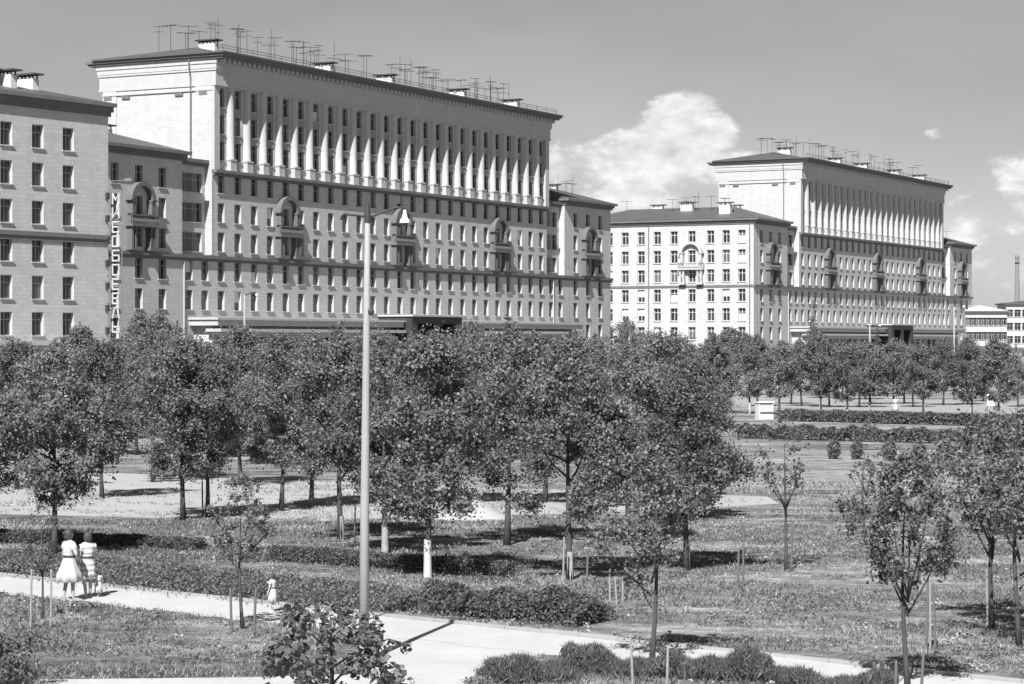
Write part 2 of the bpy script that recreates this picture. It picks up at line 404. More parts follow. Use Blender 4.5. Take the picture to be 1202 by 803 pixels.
def make_block(name, loc, rz, label, wing_depth=15.5, front_windows=False, fm=None):
    root = empty(name, (loc[0], loc[1], 0), rz); tag(root, label, 'building', 'tall apartment buildings with rows of columns')
    WX0, LX0, TX0, TX1, LX1, WX1 = -21.4, -5.7, 0., 83., 88.7, 104.4; D = 15.5
    tw = [1.75 + 3.3125 * i for i in range(25)]; archk = (4, 12, 20)
    lw = [-17.75, -13.55, -9.35]; rw = [92.35, 96.55, 100.75]; links = [-4.4, -1.4, 84.4, 87.4]
    allx = lw + links[:2] + tw + links[2:] + rw
    op = lambda x, z, w=WW, h=WH: (x - w / 2, x + w / 2, z, z + h)
    # ---- base storeys
    b = MB(); ops = [op(x, z) for x in allx for z in ROWS_LOW[1:]] + [op(x, ROWS_LOW[0]) for x in lw + rw]
    ops += [(x - 1.4, x + 1.4, .6, 4.6) for x in lw + rw]
    facade(b, WX0, WX1, 0, BELT - .25, ops)
    b.quad((WX1, 0, 0), (WX1, D, 0), (WX1, D, BELT - .25), (WX1, 0, BELT - .25)); b.quad((WX1, D, 0), (WX0, D, 0), (WX0, D, BELT - .25), (WX1, D, BELT - .25))
    b.quad((LX0, 0.001, BELT - .25), (WX1, .001, BELT - .25), (WX1, D, BELT - .25), (LX0, D, BELT - .25))
    if not front_windows:
        b.quad((WX0, D, 0), (WX0, 0, 0), (WX0, 0, BELT - .25), (WX0, D, BELT - .25))
    b.build('base_wall', wall, root)
    for x in allx:
        for z in ROWS_LOW[1:]: window(root, x, z, WW, WH, fm=fm, blinds=.05)
    for x in lw + rw:
        window(root, x, ROWS_LOW[0], WW, WH, fm=fm); window(root, x, .6, 2.8, 4.0, fm=frame, lights=3)
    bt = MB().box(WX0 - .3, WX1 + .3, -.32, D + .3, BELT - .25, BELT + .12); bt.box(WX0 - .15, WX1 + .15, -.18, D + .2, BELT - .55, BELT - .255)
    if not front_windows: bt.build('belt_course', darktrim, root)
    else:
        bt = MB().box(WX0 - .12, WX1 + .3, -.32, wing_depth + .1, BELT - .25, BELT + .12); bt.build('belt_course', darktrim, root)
    # ---- tower walls
    t = MB(); ops = [op(x, z) for x in tw for z in ROWS_MID] + [op(x, z) for x in tw for z in ROWS_TOP]
    facade(t, TX0, TX1, BELT + .12, 36.0, ops)
    for xx in (TX0, TX1):
        q = [(xx, D, BELT), (xx, 0, BELT), (xx, 0, 36.), (xx, D, 36.)]
        t.quad(*(q if xx == TX0 else q[::-1]))
    t.quad((TX1, D, BELT), (TX0, D, BELT), (TX0, D, 36.), (TX1, D, 36.))
    t.build('tower_wall', wall, root)
    for x in tw:
        for z in ROWS_MID + ROWS_TOP: window(root, x, z, WW, WH, fm=fm, blinds=.05)
    spm = MB().box(-WW / 2 - .06, WW / 2 + .06, -.05, -.003, 0, .86).mesh('spandrel', spandm)
    for x in tw:
        for z0 in (ROWS_TOP[0] + WH - .01, ROWS_TOP[1] + WH - .01): obj('spandrel', spm, root, (x, 0, z0))
    # ledge under the columns
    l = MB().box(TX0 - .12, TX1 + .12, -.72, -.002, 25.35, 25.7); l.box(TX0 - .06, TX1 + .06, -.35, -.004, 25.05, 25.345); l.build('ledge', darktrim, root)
    colm = MB().lathe([(.62, 1.35), (.62, 1.5), (.56, 1.6), (.56, 4.0), (.53, 7.2), (.48, 9.1), (.55, 9.25), (.55, 9.4), (.6, 9.6)], 12, (0, 0, 0)).mesh('column', trim, True)
    pedm = MB().box(-.66, .66, -.68, .1, 0, .14).box(-.58, .58, -.6, .1, .14, 1.2).box(-.66, .66, -.66, .1, 1.2, 1.35).mesh('pedestal', trim)
    cxs = [tw[i] + 1.656 for i in range(24)]
    for x in cxs:
        c = obj('column', colm, root, (x, 0, 25.7)); obj('pedestal', pedm, c)
    for x0, x1 in ((0, .95), (82.05, 83)):
        MB().box(x0 - .06, x1 + .06, -.36, .05, 25.71, 35.29).build('corner_pilaster', trim, root)
    e = MB(); ring(e, TX0, TX1, 0, D, [(35.3, 35.6, .12, .62), (35.6, 37.0, .08, .56)])
    e.build('frieze', trim, root)
    e = MB(); ring(e, TX0, TX1, 0, D, [(37.0, 37.25, .2, .7), (37.25, 37.8, .25, .75), (37.8, 38.3, .35, .85)])
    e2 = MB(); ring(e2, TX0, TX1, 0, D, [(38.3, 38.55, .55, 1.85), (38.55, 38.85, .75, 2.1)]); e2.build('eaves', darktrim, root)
    co = e.build('cornice', trim, root)
    br = MB()
    for i in range(84): br.box(.2 + i * .99, .62 + i * .99, -1.5, -.8, 37.85, 38.29)
    br.build('bracket', trim, co)['kind'] = 'stuff'
    # end wall trim: corner strip, string course, vents, drainpipe
    MB().box(-.1, -.002, -.06, 2.3, BELT + .2, 35.29).build('corner_strip', wall, root); MB().box(-.1, -.002, 13.6, 15.56, BELT + .2, 35.29).build('corner_strip', wall, root)
    s = MB().box(-.17, -.003, -.1, D + .1, 34.75, 34.95).build('string_course', trim, root)
    for yy in (1.2, 4.6, 12.2, 14.8): MB().box(-.16, -.005, yy - .55, yy + .55, 34.3, 34.7).build('vent', darktrim, root)
    MB().tube([(-.5, 2.9, 38.4), (-.45, 2.9, 37.3), (-.16, 2.9, 36.3), (-.16, 2.9, 27)], .09, 8).build('drainpipe', darktrim, root)
    r = MB(); r.box(TX0 - 1.0, TX1 + 1.0, -2.25, D + 1.0, 38.85, 39.05); hip(r, TX0, TX1, 0, D, 39.05, 1.9, .95); r.build('roof', roofm, root)
    # railing along the eaves
    rl = MB(); zr = 39.05
    for q in (.45, .75): rl.tube([(TX0 - .6, -1.5, zr + q), (TX1 + .6, -1.5, zr + q)], .03, 5)
    for i in range(29): rl.tube([(TX0 + i * 2.96, -1.5, zr), (TX0 + i * 2.96, -1.5, zr + .8)], .03, 5)
    rl.build('roof_railing', iron, root)
    for x, y in ((7.0, 5.5), (30.0, 4.2), (44.5, 4.0), (63.5, 3.8), (78.5, 3.4), (15, 11.5), (52, 11.5), (70, 11.5)):
        chimney(root, x, y, 39.05 + 1.9 * min(y, D - y) / 8.5, 2.3)
    # ---- wings and links
    for (x0, x1, ws, depth, nm) in ((WX0, LX0, lw, wing_depth, 'left'), (LX1, WX1, rw, D, 'right')):
        w = MB(); ops = [op(x, z) for x in ws for z in ROWS_MID]
        facade(w, x0, x1, BELT + .12, 26.3, ops)
        if nm == 'right' or not front_windows:
            w.quad((x0, depth, BELT), (x0, 0, BELT), (x0, 0, 26.3), (x0, depth, 26.3))
        w.quad((x1, 0, BELT), (x1, depth, BELT), (x1, depth, 26.3), (x1, 0, 26.3)); w.quad((x1, depth, BELT), (x0, depth, BELT), (x0, depth, 26.3), (x1, depth, 26.3))
        w.build('wing_wall', wall, root)
        for x in ws:
            for z in ROWS_MID: window(root, x, z, WW, WH, fm=fm)
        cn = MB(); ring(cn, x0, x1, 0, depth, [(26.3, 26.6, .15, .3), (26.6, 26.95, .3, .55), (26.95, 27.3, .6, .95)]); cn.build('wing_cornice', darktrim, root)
        rf = MB(); hip(rf, x0, x1, 0, depth, 27.303, 2.5, .65, 7.5); rf.build('wing_roof', roofm, root)
        chimney(root, x0 + 3.0, 6.5, 28.8, 2.0, .9, 1.0); chimney(root, x1 - 3.2, 8.6, 29.0, 2.0, .9, .9)
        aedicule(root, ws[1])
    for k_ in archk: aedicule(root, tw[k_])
    for (x0, x1) in ((LX0, TX0), (TX1, LX1)):
        xc = (x0 + x1) / 2; w = MB(); ops = [(xc - 2.1, xc + 2.1, z - .1, z + 2.1) for z in ROWS_MID]
        facade(w, x0 + .005, x1 - .005, BELT + .12, 26.0, ops, y=.9); w.build('stair_wall', wall, root)
        for z in ROWS_MID: window(root, xc, z - .1, 4.2, 2.2, y=1.22, fm=fm, lights=3)
        MB().box(x0 + .01, x1 - .01, .55, D - 1, 26.0, 26.35).box(x0 + .01, x1 - .01, .3, D - 1, 26.35, 26.75).build('stair_cornice', darktrim, root)
    # ---- shop fronts and the dark portal between them
    for (x0, x1) in ((-3.4, 35.0), (50.2, 86.0)):
        nb = int((x1 - x0 - .8) / 3.2); a = MB(); ops = []
        pitch = (x1 - x0 - .8) / nb
        for i in range(nb): ops.append((x0 + .4 + pitch * i + .25, x0 + .4 + pitch * (i + 1) - .25, .7, 6.6))
        facade(a, x0, x1, 0, 7.9, ops, y=-2.6, rev=.3)
        a.quad((x0, -.002, 0), (x0, -2.6, 0), (x0, -2.6, 7.9), (x0, -.002, 7.9)); a.quad((x1, -2.6, 0), (x1, -.002, 0), (x1, -.002, 7.9), (x1, -2.6, 7.9))
        sw = a.build('shop_wall', wall, root)
        for o_ in ops:
            x = (o_[0] + o_[1]) / 2; w_ = o_[1] - o_[0]
            MB().box(-w_ / 2, w_ / 2, 0, .05, .0, .12).box(-.05, .05, 0, .05, .12, 5.9).box(-w_ / 2, w_ / 2, -.003, .055, 3.9, 4.0).quad((-w_ / 2, .06, 0), (w_ / 2, .06, 0), (w_ / 2, .06, 5.9), (-w_ / 2, .06, 5.9)).build('shop_window', shopglass, root, (x, -2.3, .7))
        MB().box(x0 - .9, x1 + .9, -4.3, -2.2, 7.2, 7.55).build('shop_fascia', trim, root)
        MB().box(x0 - 1.0, x1 + 1.0, -3.9, -.004, 7.9, 8.55).box(x0 - 1.2, x1 + 1.2, -4.1, -.006, 8.55, 8.8).build('canopy', trim, root)
    p = MB(); p.box(36.2, 37.6, -5.0, -.005, 0, 8.4); p.box(47.6, 49.0, -5.0, -.005, 0, 8.4); p.box(36.2, 49.0, -5.0, -.008, 8.4, 9.3); p.box(41.9, 43.2, -5.0, -3.8, 0, 8.4)
    p.build('portal', darkstone, root)
    MB().box(36.0, 49.2, -5.25, -.01, 9.3, 9.5).build('portal_cap', trim, root)
    MB().box(37.6, 47.6, -1.6, -1.5, 0, 8.4).build('portal_glazing', shopglass, root)
    # ---- long end of the wing, faced to the sun
    if front_windows:
        ys_ = [2.2, 5.1, 8.0, 11.5, 14.9, 18.1, 21.2, 24.3, 27.4, 30.5]; mapf = lambda x, yy, z: (WX0 + yy, -x, z)
        f = MB(); ops = [op(-y, z) for y in ys_ for z in (3.3,) + ROWS_LOW + ROWS_MID]
        facade(f, -wing_depth, 0, 0, 26.3, ops, mapf=mapf); f.build('end_wall', wall, root)
        for y in ys_:
            for z in (3.3,) + ROWS_LOW + ROWS_MID: window(root, 0, 0, WW, WH, fm=framew, rz=R(-90), pos=(WX0 + .32, y, z), blinds=.16)
        aedicule(root, 0, rz=R(-90), pos=(WX0, 11.5, 0), ornate=trim)  # sunlit copy: light trim instead of the shade-toned stone
        for yy in (.7, 18.9 + .8): MB().tube([(WX0 - .14, yy, 26.2), (WX0 - .14, yy, .3)], .08, 8).build('drainpipe', darktrim, root)
        MB().quad((LX0, D, 0), (LX0, wing_depth, 0), (LX0, wing_depth, BELT), (LX0, D, BELT)).quad((LX0, wing_depth, 0), (WX0, wing_depth, 0), (WX0, wing_depth, BELT), (LX0, wing_depth, BELT)).build('rear_wall', wall, root)
        chimney(root, WX0 + 6, 15, 29.3, 2.2, 1.0, .9); chimney(root, WX0 + 9, 22, 29.3, 2.0, .9, .8)
    for x in (WX0 + 15.9, 84.9): MB().tube([(x, -.12, 15), (x, -.12, .3)], .09, 8).build('drainpipe', trim, root)
    return root
PHI = R(28.2); RZ = R(90) - PHI
U = Vector((math.sin(PHI), math.cos(PHI))); V = Vector((-math.cos(PHI), math.sin(PHI)))   # along the facade, into the block
PA = Vector((at(249, 262), 262)); PB = Vector((at(938, 412), 412))
blockA = make_block('apartment_building', PA, RZ, 'tall pale apartment block with columns behind the concrete lamp post')
blockB = make_block('apartment_building', PB, RZ, 'tall apartment block with columns farther up the street, joined to a white end wing', 34, True)

# ---- nearer wing on the left
def near_wing():
    phi = R(34); u = Vector((math.sin(phi), math.cos(phi))); e = Vector((at(127, 216), 216)); L = 42.
    o0 = e - u * L
    root = empty('corner_building', (o0.x, o0.y, 0), R(90) - phi); tag(root, 'nearer pale tile-faced apartment wing with the vertical letter sign on its corner', 'building')
    xs_ = [L - 5.2 - 3.85 * i for i in range(10)]; rows = (3.0, 6.65, 9.95, 13.3, 16.75, 20.2, 23.65)
    f = MB(); ops = [(x - .72, x + .72, z, z + 2.1) for x in xs_ for z in rows[1:]] + [(x - 1.3, x + 1.3, .7, 4.4) for x in xs_]
    facade(f, 0, L, 0, 27.2, ops); f.quad((L, 0, 0), (L, 14, 0), (L, 14, 27.2), (L, 0, 27.2)); f.quad((0, 14, 0), (0, 0, 0), (0, 0, 27.2), (0, 14, 27.2)); f.quad((L, 14, 0), (0, 14, 0), (0, 14, 27.2), (L, 14, 27.2))
    f.build('wall', wall, root)
    for x in xs_:
        for z in rows[1:]: window(root, x, z, 1.44, 2.1, blinds=.06)
        window(root, x, .7, 2.6, 3.7, lights=3)
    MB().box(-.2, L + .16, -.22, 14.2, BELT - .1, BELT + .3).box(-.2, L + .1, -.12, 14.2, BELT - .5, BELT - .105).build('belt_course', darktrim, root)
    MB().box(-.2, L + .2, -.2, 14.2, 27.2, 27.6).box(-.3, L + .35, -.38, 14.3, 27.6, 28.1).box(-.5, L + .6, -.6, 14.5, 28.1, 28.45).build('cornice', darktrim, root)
    r = MB(); hip(r, 0, L, 0, 14, 28.453, 1.7, .55); r.build('roof', roofm, root)
    for x, y in ((L - 5.5, 5), (L - 9, 4.2), (L - 10.5, 5.2), (L - 20, 6)): chimney(root, x, y, 29.5, 2.2, .8, 1.0)
    MB().box(0, L - 5.6, -2.2, -.003, 5.75, 6.2).build('canopy', trim, root)
    # blade sign: letters stacked on a light frame, standing out from the corner
    srt = empty('letter_sign', (o0.x, o0.y, 0), R(90) - phi); tag(srt, 'vertical sign of white stacked letters standing out from the corner of the near wing', 'sign')
    G = {'М': [[(0, 0), (0, 1), (.5, .35), (1, 1), (1, 0)]], 'И': [[(0, 1), (0, 0), (1, 1), (1, 0)]], 'Е': [[(1, 1), (0, 1), (0, 0), (1, 0)], [(0, .52), (.8, .52)]],
         'О': [[(0, 0), (0, 1), (1, 1), (1, 0), (0, 0)]], 'Б': [[(1, 1), (0, 1), (0, 0), (1, 0), (1, .52), (0, .52)]], 'Л': [[(0, 0), (.35, 1), (.75, 1), (1, 0)]], 'Ь': [[(0, 1), (0, 0), (1, 0), (1, .52), (0, .52)]]}
    xx = L - .25; zt = zat(228, 216); pitch = 1.335; y1 = -1.75; y0 = -.95
    fr = MB()
    for yy in (-.75, -1.9): fr.tube([(xx + .1, yy, zt + .3), (xx + .1, yy, zt - 13.3)], .05, 6)
    for i in range(6): fr.tube([(xx + .1, .0, zt + .2 - i * 2.6), (xx + .1, -2.0, zt + .2 - i * 2.6)], .045, 6)
    fr.tube([(xx + .1, -.1, zt + 1.2), (xx + .1, -2.6, zt + 1.2)], .05, 6); fr.box(xx, xx + .2, -3.2, -2.3, zt + 1.1, zt + 1.4)
    fr.build('sign_frame', signframe, srt)
    for i, ch in enumerate('МИЕОБОЕЕЛЬ'):
        lm = MB(); zb = zt - i * pitch - .95
        for st in G[ch]:
            for a, b in zip(st[:-1], st[1:]):
                # seen from the street end the letter reads left (wall side) to right (outer side)
                pa = Vector((0, -.85 - a[0] * .82, a[1] * .95)); pb = Vector((0, -.85 - b[0] * .82, b[1] * .95)); dd = (pb - pa).normalized() * .05
                lm.tube([pa - dd, pb + dd], .085, 6)
        lm.build('letter', letterm, srt, (xx - .05, 0, zb))
    for i in range(7):
        MB().box(xx - .15, xx + .15, -.3, .0, zt - .5 - i * 2.1, zt + .1 - i * 2.1).build('junction_box', iron, srt)
near_wing()

# ---------------------------------------------------------------- far right: low houses and factory stack
def low_house(name, px0, px1, D, ytop, ybot_z, label, floors, nwin, roofh=1.2, turn=0, roofmat=None):
    x0, x1 = at(px0, D), at(px1, D); z1 = zat(ytop, D); root = empty(name, (x0, D, 0), turn); tag(root, label, 'building')
    L = (x1 - x0); w = MB(); ops = []; pit = L / nwin
    for f_ in range(floors):
        z = z1 - 2.9 - f_ * 3.1
        for i in range(nwin): ops.append((pit * (i + .5) - .75, pit * (i + .5) + .75, z, z + 1.7))
    facade(w, 0, L, 0, z1, ops); w.quad((0, 10, 0), (0, 0, 0), (0, 0, z1), (0, 10, z1)); w.quad((L, 0, 0), (L, 10, 0), (L, 10, z1), (L, 0, z1)); w.quad((L, 10, 0), (0, 10, 0), (0, 10, z1), (L, 10, z1))
    w.build('wall', wall, root)
    for o_ in ops: window(root, (o_[0] + o_[1]) / 2, o_[2], 1.5, 1.7)
    MB().box(-.5, L + .5, -.6, 10.5, z1, z1 + .35).build('eaves', roofmat or darktrim, root)
    r = MB(); hip(r, 0, L, 0, 10, z1 + .352, roofh, .4); r.build('roof', chim if roofmat is None else roofm, root)
low_house('low_house', 1128, 1181, 500, 366.5, 0, 'long low white house with a dark eaves line behind the far apartment block', 3, 9)
low_house('low_house', 1181, 1290, 540, 357.5, 0, 'taller white flat-roofed house beside the factory chimney', 3, 12, .6, roofmat=roofm)
st = empty('factory_chimney', (at(1194, 620), 620, 0)); tag(st, 'slender brick factory chimney behind the low white houses', 'chimney')
MB().lathe([(1.0, 0), (.72, 15), (.5, 28.5), (.62, 28.7), (.62, 29.4), (.4, 29.4)], 14).build('stack', mat('old_brick', .2, .9, var=.3, vscale=1), st)
MB().lathe([(.66, 27.2), (.66, 27.5)], 14).build('band', iron, st)

# ---------------------------------------------------------------- rooftop antennas
def ant_mesh(kind, h):
    m = MB(); m.tube([(0, 0, 0), (0, 0, h)], .032, 5)
    if kind == 0:
        m.tube([(-1.1, 0, h - .1), (1.1, 0, h - .1)], .035, 5)
    elif kind == 1:
        m.tube([(-.9, 0, h - .1), (.9, 0, h - .1)], .03, 5)
        for q in (-.8, -.3, .3, .8): m.tube([(q, -.6, h - .1), (q, .6, h - .1)], .025, 4)
    elif kind == 2:
        m.tube([(-.7, 0, h - .1), (.7, 0, h - .1)], .035, 5); m.tube([(-.5, 0, h - .7), (.5, 0, h - .7)], .035, 5)
    else:
        m.tube([(-.3, 0, h * .6), (.3, 0, h * .6)], .03, 4)
    return m.mesh('antenna', iron)
AM = [ant_mesh(k_, h) for k_, h in ((0, 3.1), (1, 2.7), (2, 3.5), (3, 4.2), (0, 2.3), (1, 3.4))]
ALAB = {0: 'thin rooftop antenna with one long crossbar', 1: 'rooftop antenna with a comb of short cross rods', 2: 'rooftop antenna with two crossbars', 3: 'bare thin rooftop mast', 4: 'short rooftop antenna with one crossbar', 5: 'tall rooftop antenna with a comb of short rods'}
RA = random.Random(5)
def antennas(P, spots, where, gname):
    for (s, y, z) in spots:
        k_ = RA.randrange(6); q = P + U * s + V * y
        o = obj('antenna', AM[k_], None, (q.x, q.y, z), RA.uniform(-.6, .9)); tag(o, ALAB[k_] + ' ' + where, 'antenna', gname)
def roofz(y, x=40, z0=39.05, h=1.9, half=8.7): return z0 + h * min(y + .9, 15.5 - y + .9, x + .9, 83.9 - x) / half - .25
def groups(lst):
    out = []
    for c, n, sp in lst:
        for i in range(n): 
            y = RA.uniform(2, 9); x = min(max(c + RA.uniform(-sp, sp), 1), 82); out.append((x, y, roofz(y, x)))
    return out
antennas(PA, groups([(3, 6, 2.5), (9, 5, 2), (19, 10, 4), (28, 6, 2.5), (35, 8, 3), (50, 9, 4), (58, 9, 4), (70, 11, 5), (77, 6, 3)]), 'on the nearer tall block', 'antennas on the nearer tall block')
antennas(PB, groups([(4, 8, 3), (15, 7, 4), (28, 9, 5), (42, 7, 5), (58, 8, 5), (72, 6, 4)]), 'on the far tall block', 'antennas on the far tall block')
antennas(PA, [(RA.uniform(89.5, 101), RA.uniform(2, 9), 27.6) for _ in range(7)], 'on the nearer block right wing', 'antennas on the right wing')
antennas(PB, [(-21 + RA.uniform(3, 11), RA.uniform(6, 30), 28.2) for _ in range(9)], 'on the white end wing', 'antennas on the white wing')
antennas(PB, [(RA.uniform(89.5, 101), RA.uniform(2, 9), 27.6) for _ in range(4)], 'on the far block last wing', 'antennas on the last wing')

# ---------------------------------------------------------------- trees
def leaf_cloud(name, m, centres, radii, n, size, seed, flat=.0, squash=.85, up=.35, soft=False):
    """many single leaves, each a bent four-cornered blade, spread through clumps"""
    rg = np.random.default_rng(seed); centres = np.array(centres, float); radii = np.array(radii, float)
    w = radii ** 2; w /= w.sum(); idx = rg.choice(len(centres), n, p=w)
    d = rg.normal(size=(n, 3)); d /= np.linalg.norm(d, axis=1)[:, None]
    rr = radii[idx] * (np.minimum(np.abs(rg.normal(size=n)) * .72, 2.0) if soft else rg.random(n) ** .45); d2 = d.copy(); d2[:, 2] *= squash
    pos = centres[idx] + d2 * rr[:, None]
    nrm = d * .55 + rg.normal(size=(n, 3)) * .6; nrm[:, 2] += up; nrm /= np.linalg.norm(nrm, axis=1)[:, None]
    t = rg.normal(size=(n, 3)); t[:, 2] -= .3; t -= nrm * (t * nrm).sum(1)[:, None]; t /= np.linalg.norm(t, axis=1)[:, None]
    b = np.cross(nrm, t); s = size * rg.uniform(.65, 1.3, n)[:, None]
    v = np.empty((n, 4, 3)); v[:, 0] = pos - t * s * .5; v[:, 1] = pos + b * s * .38 + nrm * s * .1; v[:, 2] = pos + t * s * .55; v[:, 3] = pos - b * s * .38 + nrm * s * .1
    me = bpy.data.meshes.new(name); me.vertices.add(n * 4); me.vertices.foreach_set('co', v.ravel())
    me.loops.add(n * 4); me.polygons.add(n); me.polygons.foreach_set('loop_start', np.arange(0, n * 4, 4)); me.polygons.foreach_set('loop_total', np.full(n, 4))
    me.loops.foreach_set('vertex_index', np.arange(n * 4)); me.update(calc_edges=True); me.materials.append(m); return me
def tree_proto(seed, H, cr, th, n, leaf, m, tr=.11, nl=8, dense=1.0, fork=None, shape=1.0):
    rg = random.Random(seed); tk = MB(); cz = th + (H - th) * .5; hz = (H - th) * .5
    bend = [rg.uniform(-.12, .12), rg.uniform(-.12, .12)]
    top = H * .8
    pts = []; rad = []
    for i in range(7):
        f = i / 6; pts.append((bend[0] * math.sin(f * 3), bend[1] * math.sin(f * 2.4), -.05 + top * f)); rad.append(tr * (1.15 - .95 * f) * (1.25 if i == 0 else 1))
    tk.tube(pts, rad, 8)
    tips = []
    for i in range(nl):
        f = rg.uniform(.30, .7) if fork is None else fork + rg.uniform(0, .12); z = top * f; a = i * 2.4 + rg.uniform(-.4, .4); ln = cr * rg.uniform(.6, .95) if fork is None else cr * rg.uniform(.35, .8)
        rise = rg.uniform(.5, 1.2) if fork is None else rg.uniform(1.4, 2.2)
        p0 = Vector((0, 0, z)); p2 = p0 + Vector((math.cos(a) * ln, math.sin(a) * ln, ln * rise)); p1 = p0.lerp(p2, .5) + Vector((0, 0, -.1 * ln))
        if p2.z > H - .3: p2.z = H - .3
        tk.tube([p0, p1, p2], [tr * .5, tr * .33, tr * .12], 5); tips.append(p2)
        for q in range(2):
            e = p1.lerp(p2, rg.random()) ; g_ = e + Vector((rg.uniform(-.5, .5), rg.uniform(-.5, .5), rg.uniform(.1, .6))) * cr * .5
            tk.tube([e, g_], [tr * .18, tr * .06], 4); tips.append(g_)
    cs = []; rs = []
    for p in tips: cs.append(tuple(p)); rs.append(rg.uniform(.12, .26) * cr)
    ax, ay = rg.uniform(.82, 1.12), rg.uniform(.82, 1.12); lop = rg.uniform(0, 6.283); gaps = [(rg.uniform(0, 6.283), rg.uniform(-.7, .8)) for _ in range(6)]
    for _ in range(int(84 * dense)):
        a = rg.uniform(0, 6.283); zz = rg.uniform(-1, 1)
        if any(abs((a - ga + 3.1416) % 6.283 - 3.1416) < .42 and abs(zz - gz) < .24 for ga, gz in gaps): continue
        prof = math.sqrt(max(0, 1 - abs(zz) ** 1.8)) * (1 - .3 * zz * shape) * (1 + .16 * math.cos(a - lop) + .1 * math.sin(3 * a + seed)); r = cr * prof * rg.uniform(.45, 1.0) * rg.uniform(.8, 1.12)
        cs.append((r * math.cos(a) * ax, r * math.sin(a) * ay, cz + zz * hz * .9)); rs.append(rg.uniform(.09, .24) * cr)
    for _ in range(9):                                   # upright shoots at the top and sides
        a = rg.uniform(0, 6.283); r = cr * rg.uniform(.0, .75); z = H - .35 - r * .5
        for q in range(4): cs.append((r * math.cos(a), r * math.sin(a), z + q * .16 * cr / 1.9)); rs.append(.075 * cr * (1 - q * .15))
    return tk.mesh('trunk', bark, True), leaf_cloud('crown', m, cs, rs, n, leaf, seed + 50, soft=True)
def limeband(tr, h, m=None):
    return MB().lathe([(tr * 1.38, .0), (tr * 1.24, h * .3), (tr * 1.17, h * .7), (tr * 1.12, h)], 9).mesh('limewash', m or lime, True)
BIG = [tree_proto(s, H, cr, th, 36000, .088, m, tr) for s, H, cr, th, m, tr in ((1, 6.3, 1.95, 1.4, leafA, .085), (2, 6.0, 1.85, 1.3, leafB, .08), (3, 6.6, 2.05, 1.5, leafA, .09), (4, 5.8, 1.95, 1.25, leafD, .085), (5, 6.2, 1.75, 1.45, leafB, .075), (6, 6.4, 1.8, 1.35, leafA, .08), (7, 5.9, 2.1, 1.3, leafB, .085), (8, 6.1, 1.7, 1.5, leafD, .075))]
FAR = [tree_proto(s, H, cr, th, 12000, .145, m, .09, 6) for s, H, cr, th, m in ((11, 6.2, 2.0, 1.4, leafA), (12, 6.0, 2.2, 1.3, leafB), (13, 6.5, 1.9, 1.5, leafA), (14, 5.9, 2.0, 1.2, leafD), (15, 6.0, 2.1, 1.3, leafC))]
YOUNG = [tree_proto(s, 4.1, cr, th, int(n * 1.5), .07, m, .045, 7, .7, fk) for s, cr, th, n, m, fk in ((21, .95, 1.7, 3300, leafB, None), (22, 1.25, 1.8, 5200, leafA, None), (23, .8, 2.5, 900, leafD, .42), (24, 1.3, 1.75, 5600, leafD, .36))]
def tree(name, proto, xy, s, rz, label, group=None, lm=None, cat='tree'):
    o = empty(name, (xy[0], xy[1], 0), rz, s); tag(o, label, cat, group)
    t = obj('trunk', proto[0], o); obj('crown', proto[1], o)
    if lm: obj('limewash', limeband(abs(lm), 1.0 if lm > 0 else .75, lime if lm > 0 else limeworn), t)
    return o
RT = random.Random(8)
# middle row
tree('park_tree', BIG[1], gnd(64, 652), 1.0, 1.0, 'bushy tree standing in the grass right behind the two women')
tree('young_tree', YOUNG[2], gnd(50, 727), .62, 1.0, 'tiny sparse sapling between two thin pale stakes beside the women')
tree('park_tree', BIG[0], gnd(215, 611), 1.0, 2.0, 'stouter tree of the close pair at the edge of the sandy walk')
tree('park_tree', BIG[4], gnd(244, 607), 1.0, 3.7, 'slimmer dark-trunked tree of the close pair at the edge of the sandy walk')
tree('park_tree', BIG[2], gnd(400, 634), .98, .5, 'full-crowned tree with limewashed foot directly behind the concrete lamp post', lm=-.09)
tree('park_tree', BIG[3], gnd(452, 650), 1.02, 4.0, 'tree just behind the lamp post with a thin limewashed trunk', lm=-.085)
tree('park_tree', BIG[0], gnd(502, 679), 1.0, 5.2, 'broad tree with a bright limewashed trunk at the back of the flower bed', lm=.085)
tree('park_tree', BIG[2], gnd(595, 640), 1.0, 2.9, 'tall tree with unpainted trunk between two limewashed trees')
tree('park_tree', BIG[5], gnd(669, 681), .97, 1.3, 'tree with a short limewashed foot beside a pale upright stake', lm=-.075)
tree('park_tree', BIG[3], gnd(806, 670), .9, .2, 'wide dark tree at the right end of the row, limewashed near its foot', lm=-.085)
tree('park_tree', BIG[6], gnd(735, 640), 1.0, 2.2, 'mid-green tree filling the gap behind the limewashed trees')
tree('park_tree', BIG[7], gnd(812, 612), .9, 3.3, 'tree at the edge of the open worn lawn, behind the wide dark tree')
tree('park_tree', BIG[7], gnd(120, 585), 1.0, .3, 'tree on the far side of the sandy walk with low branches')
tree('park_tree', BIG[5], gnd(330, 600), 1.0, 5.3, 'tree rising from the sandy walk beyond the young staked tree')
tree('park_tree', BIG[3], gnd(-30, 640), 1.0, 2.3, 'dark tree cut by the edge of the view beside the low clipped hedge')
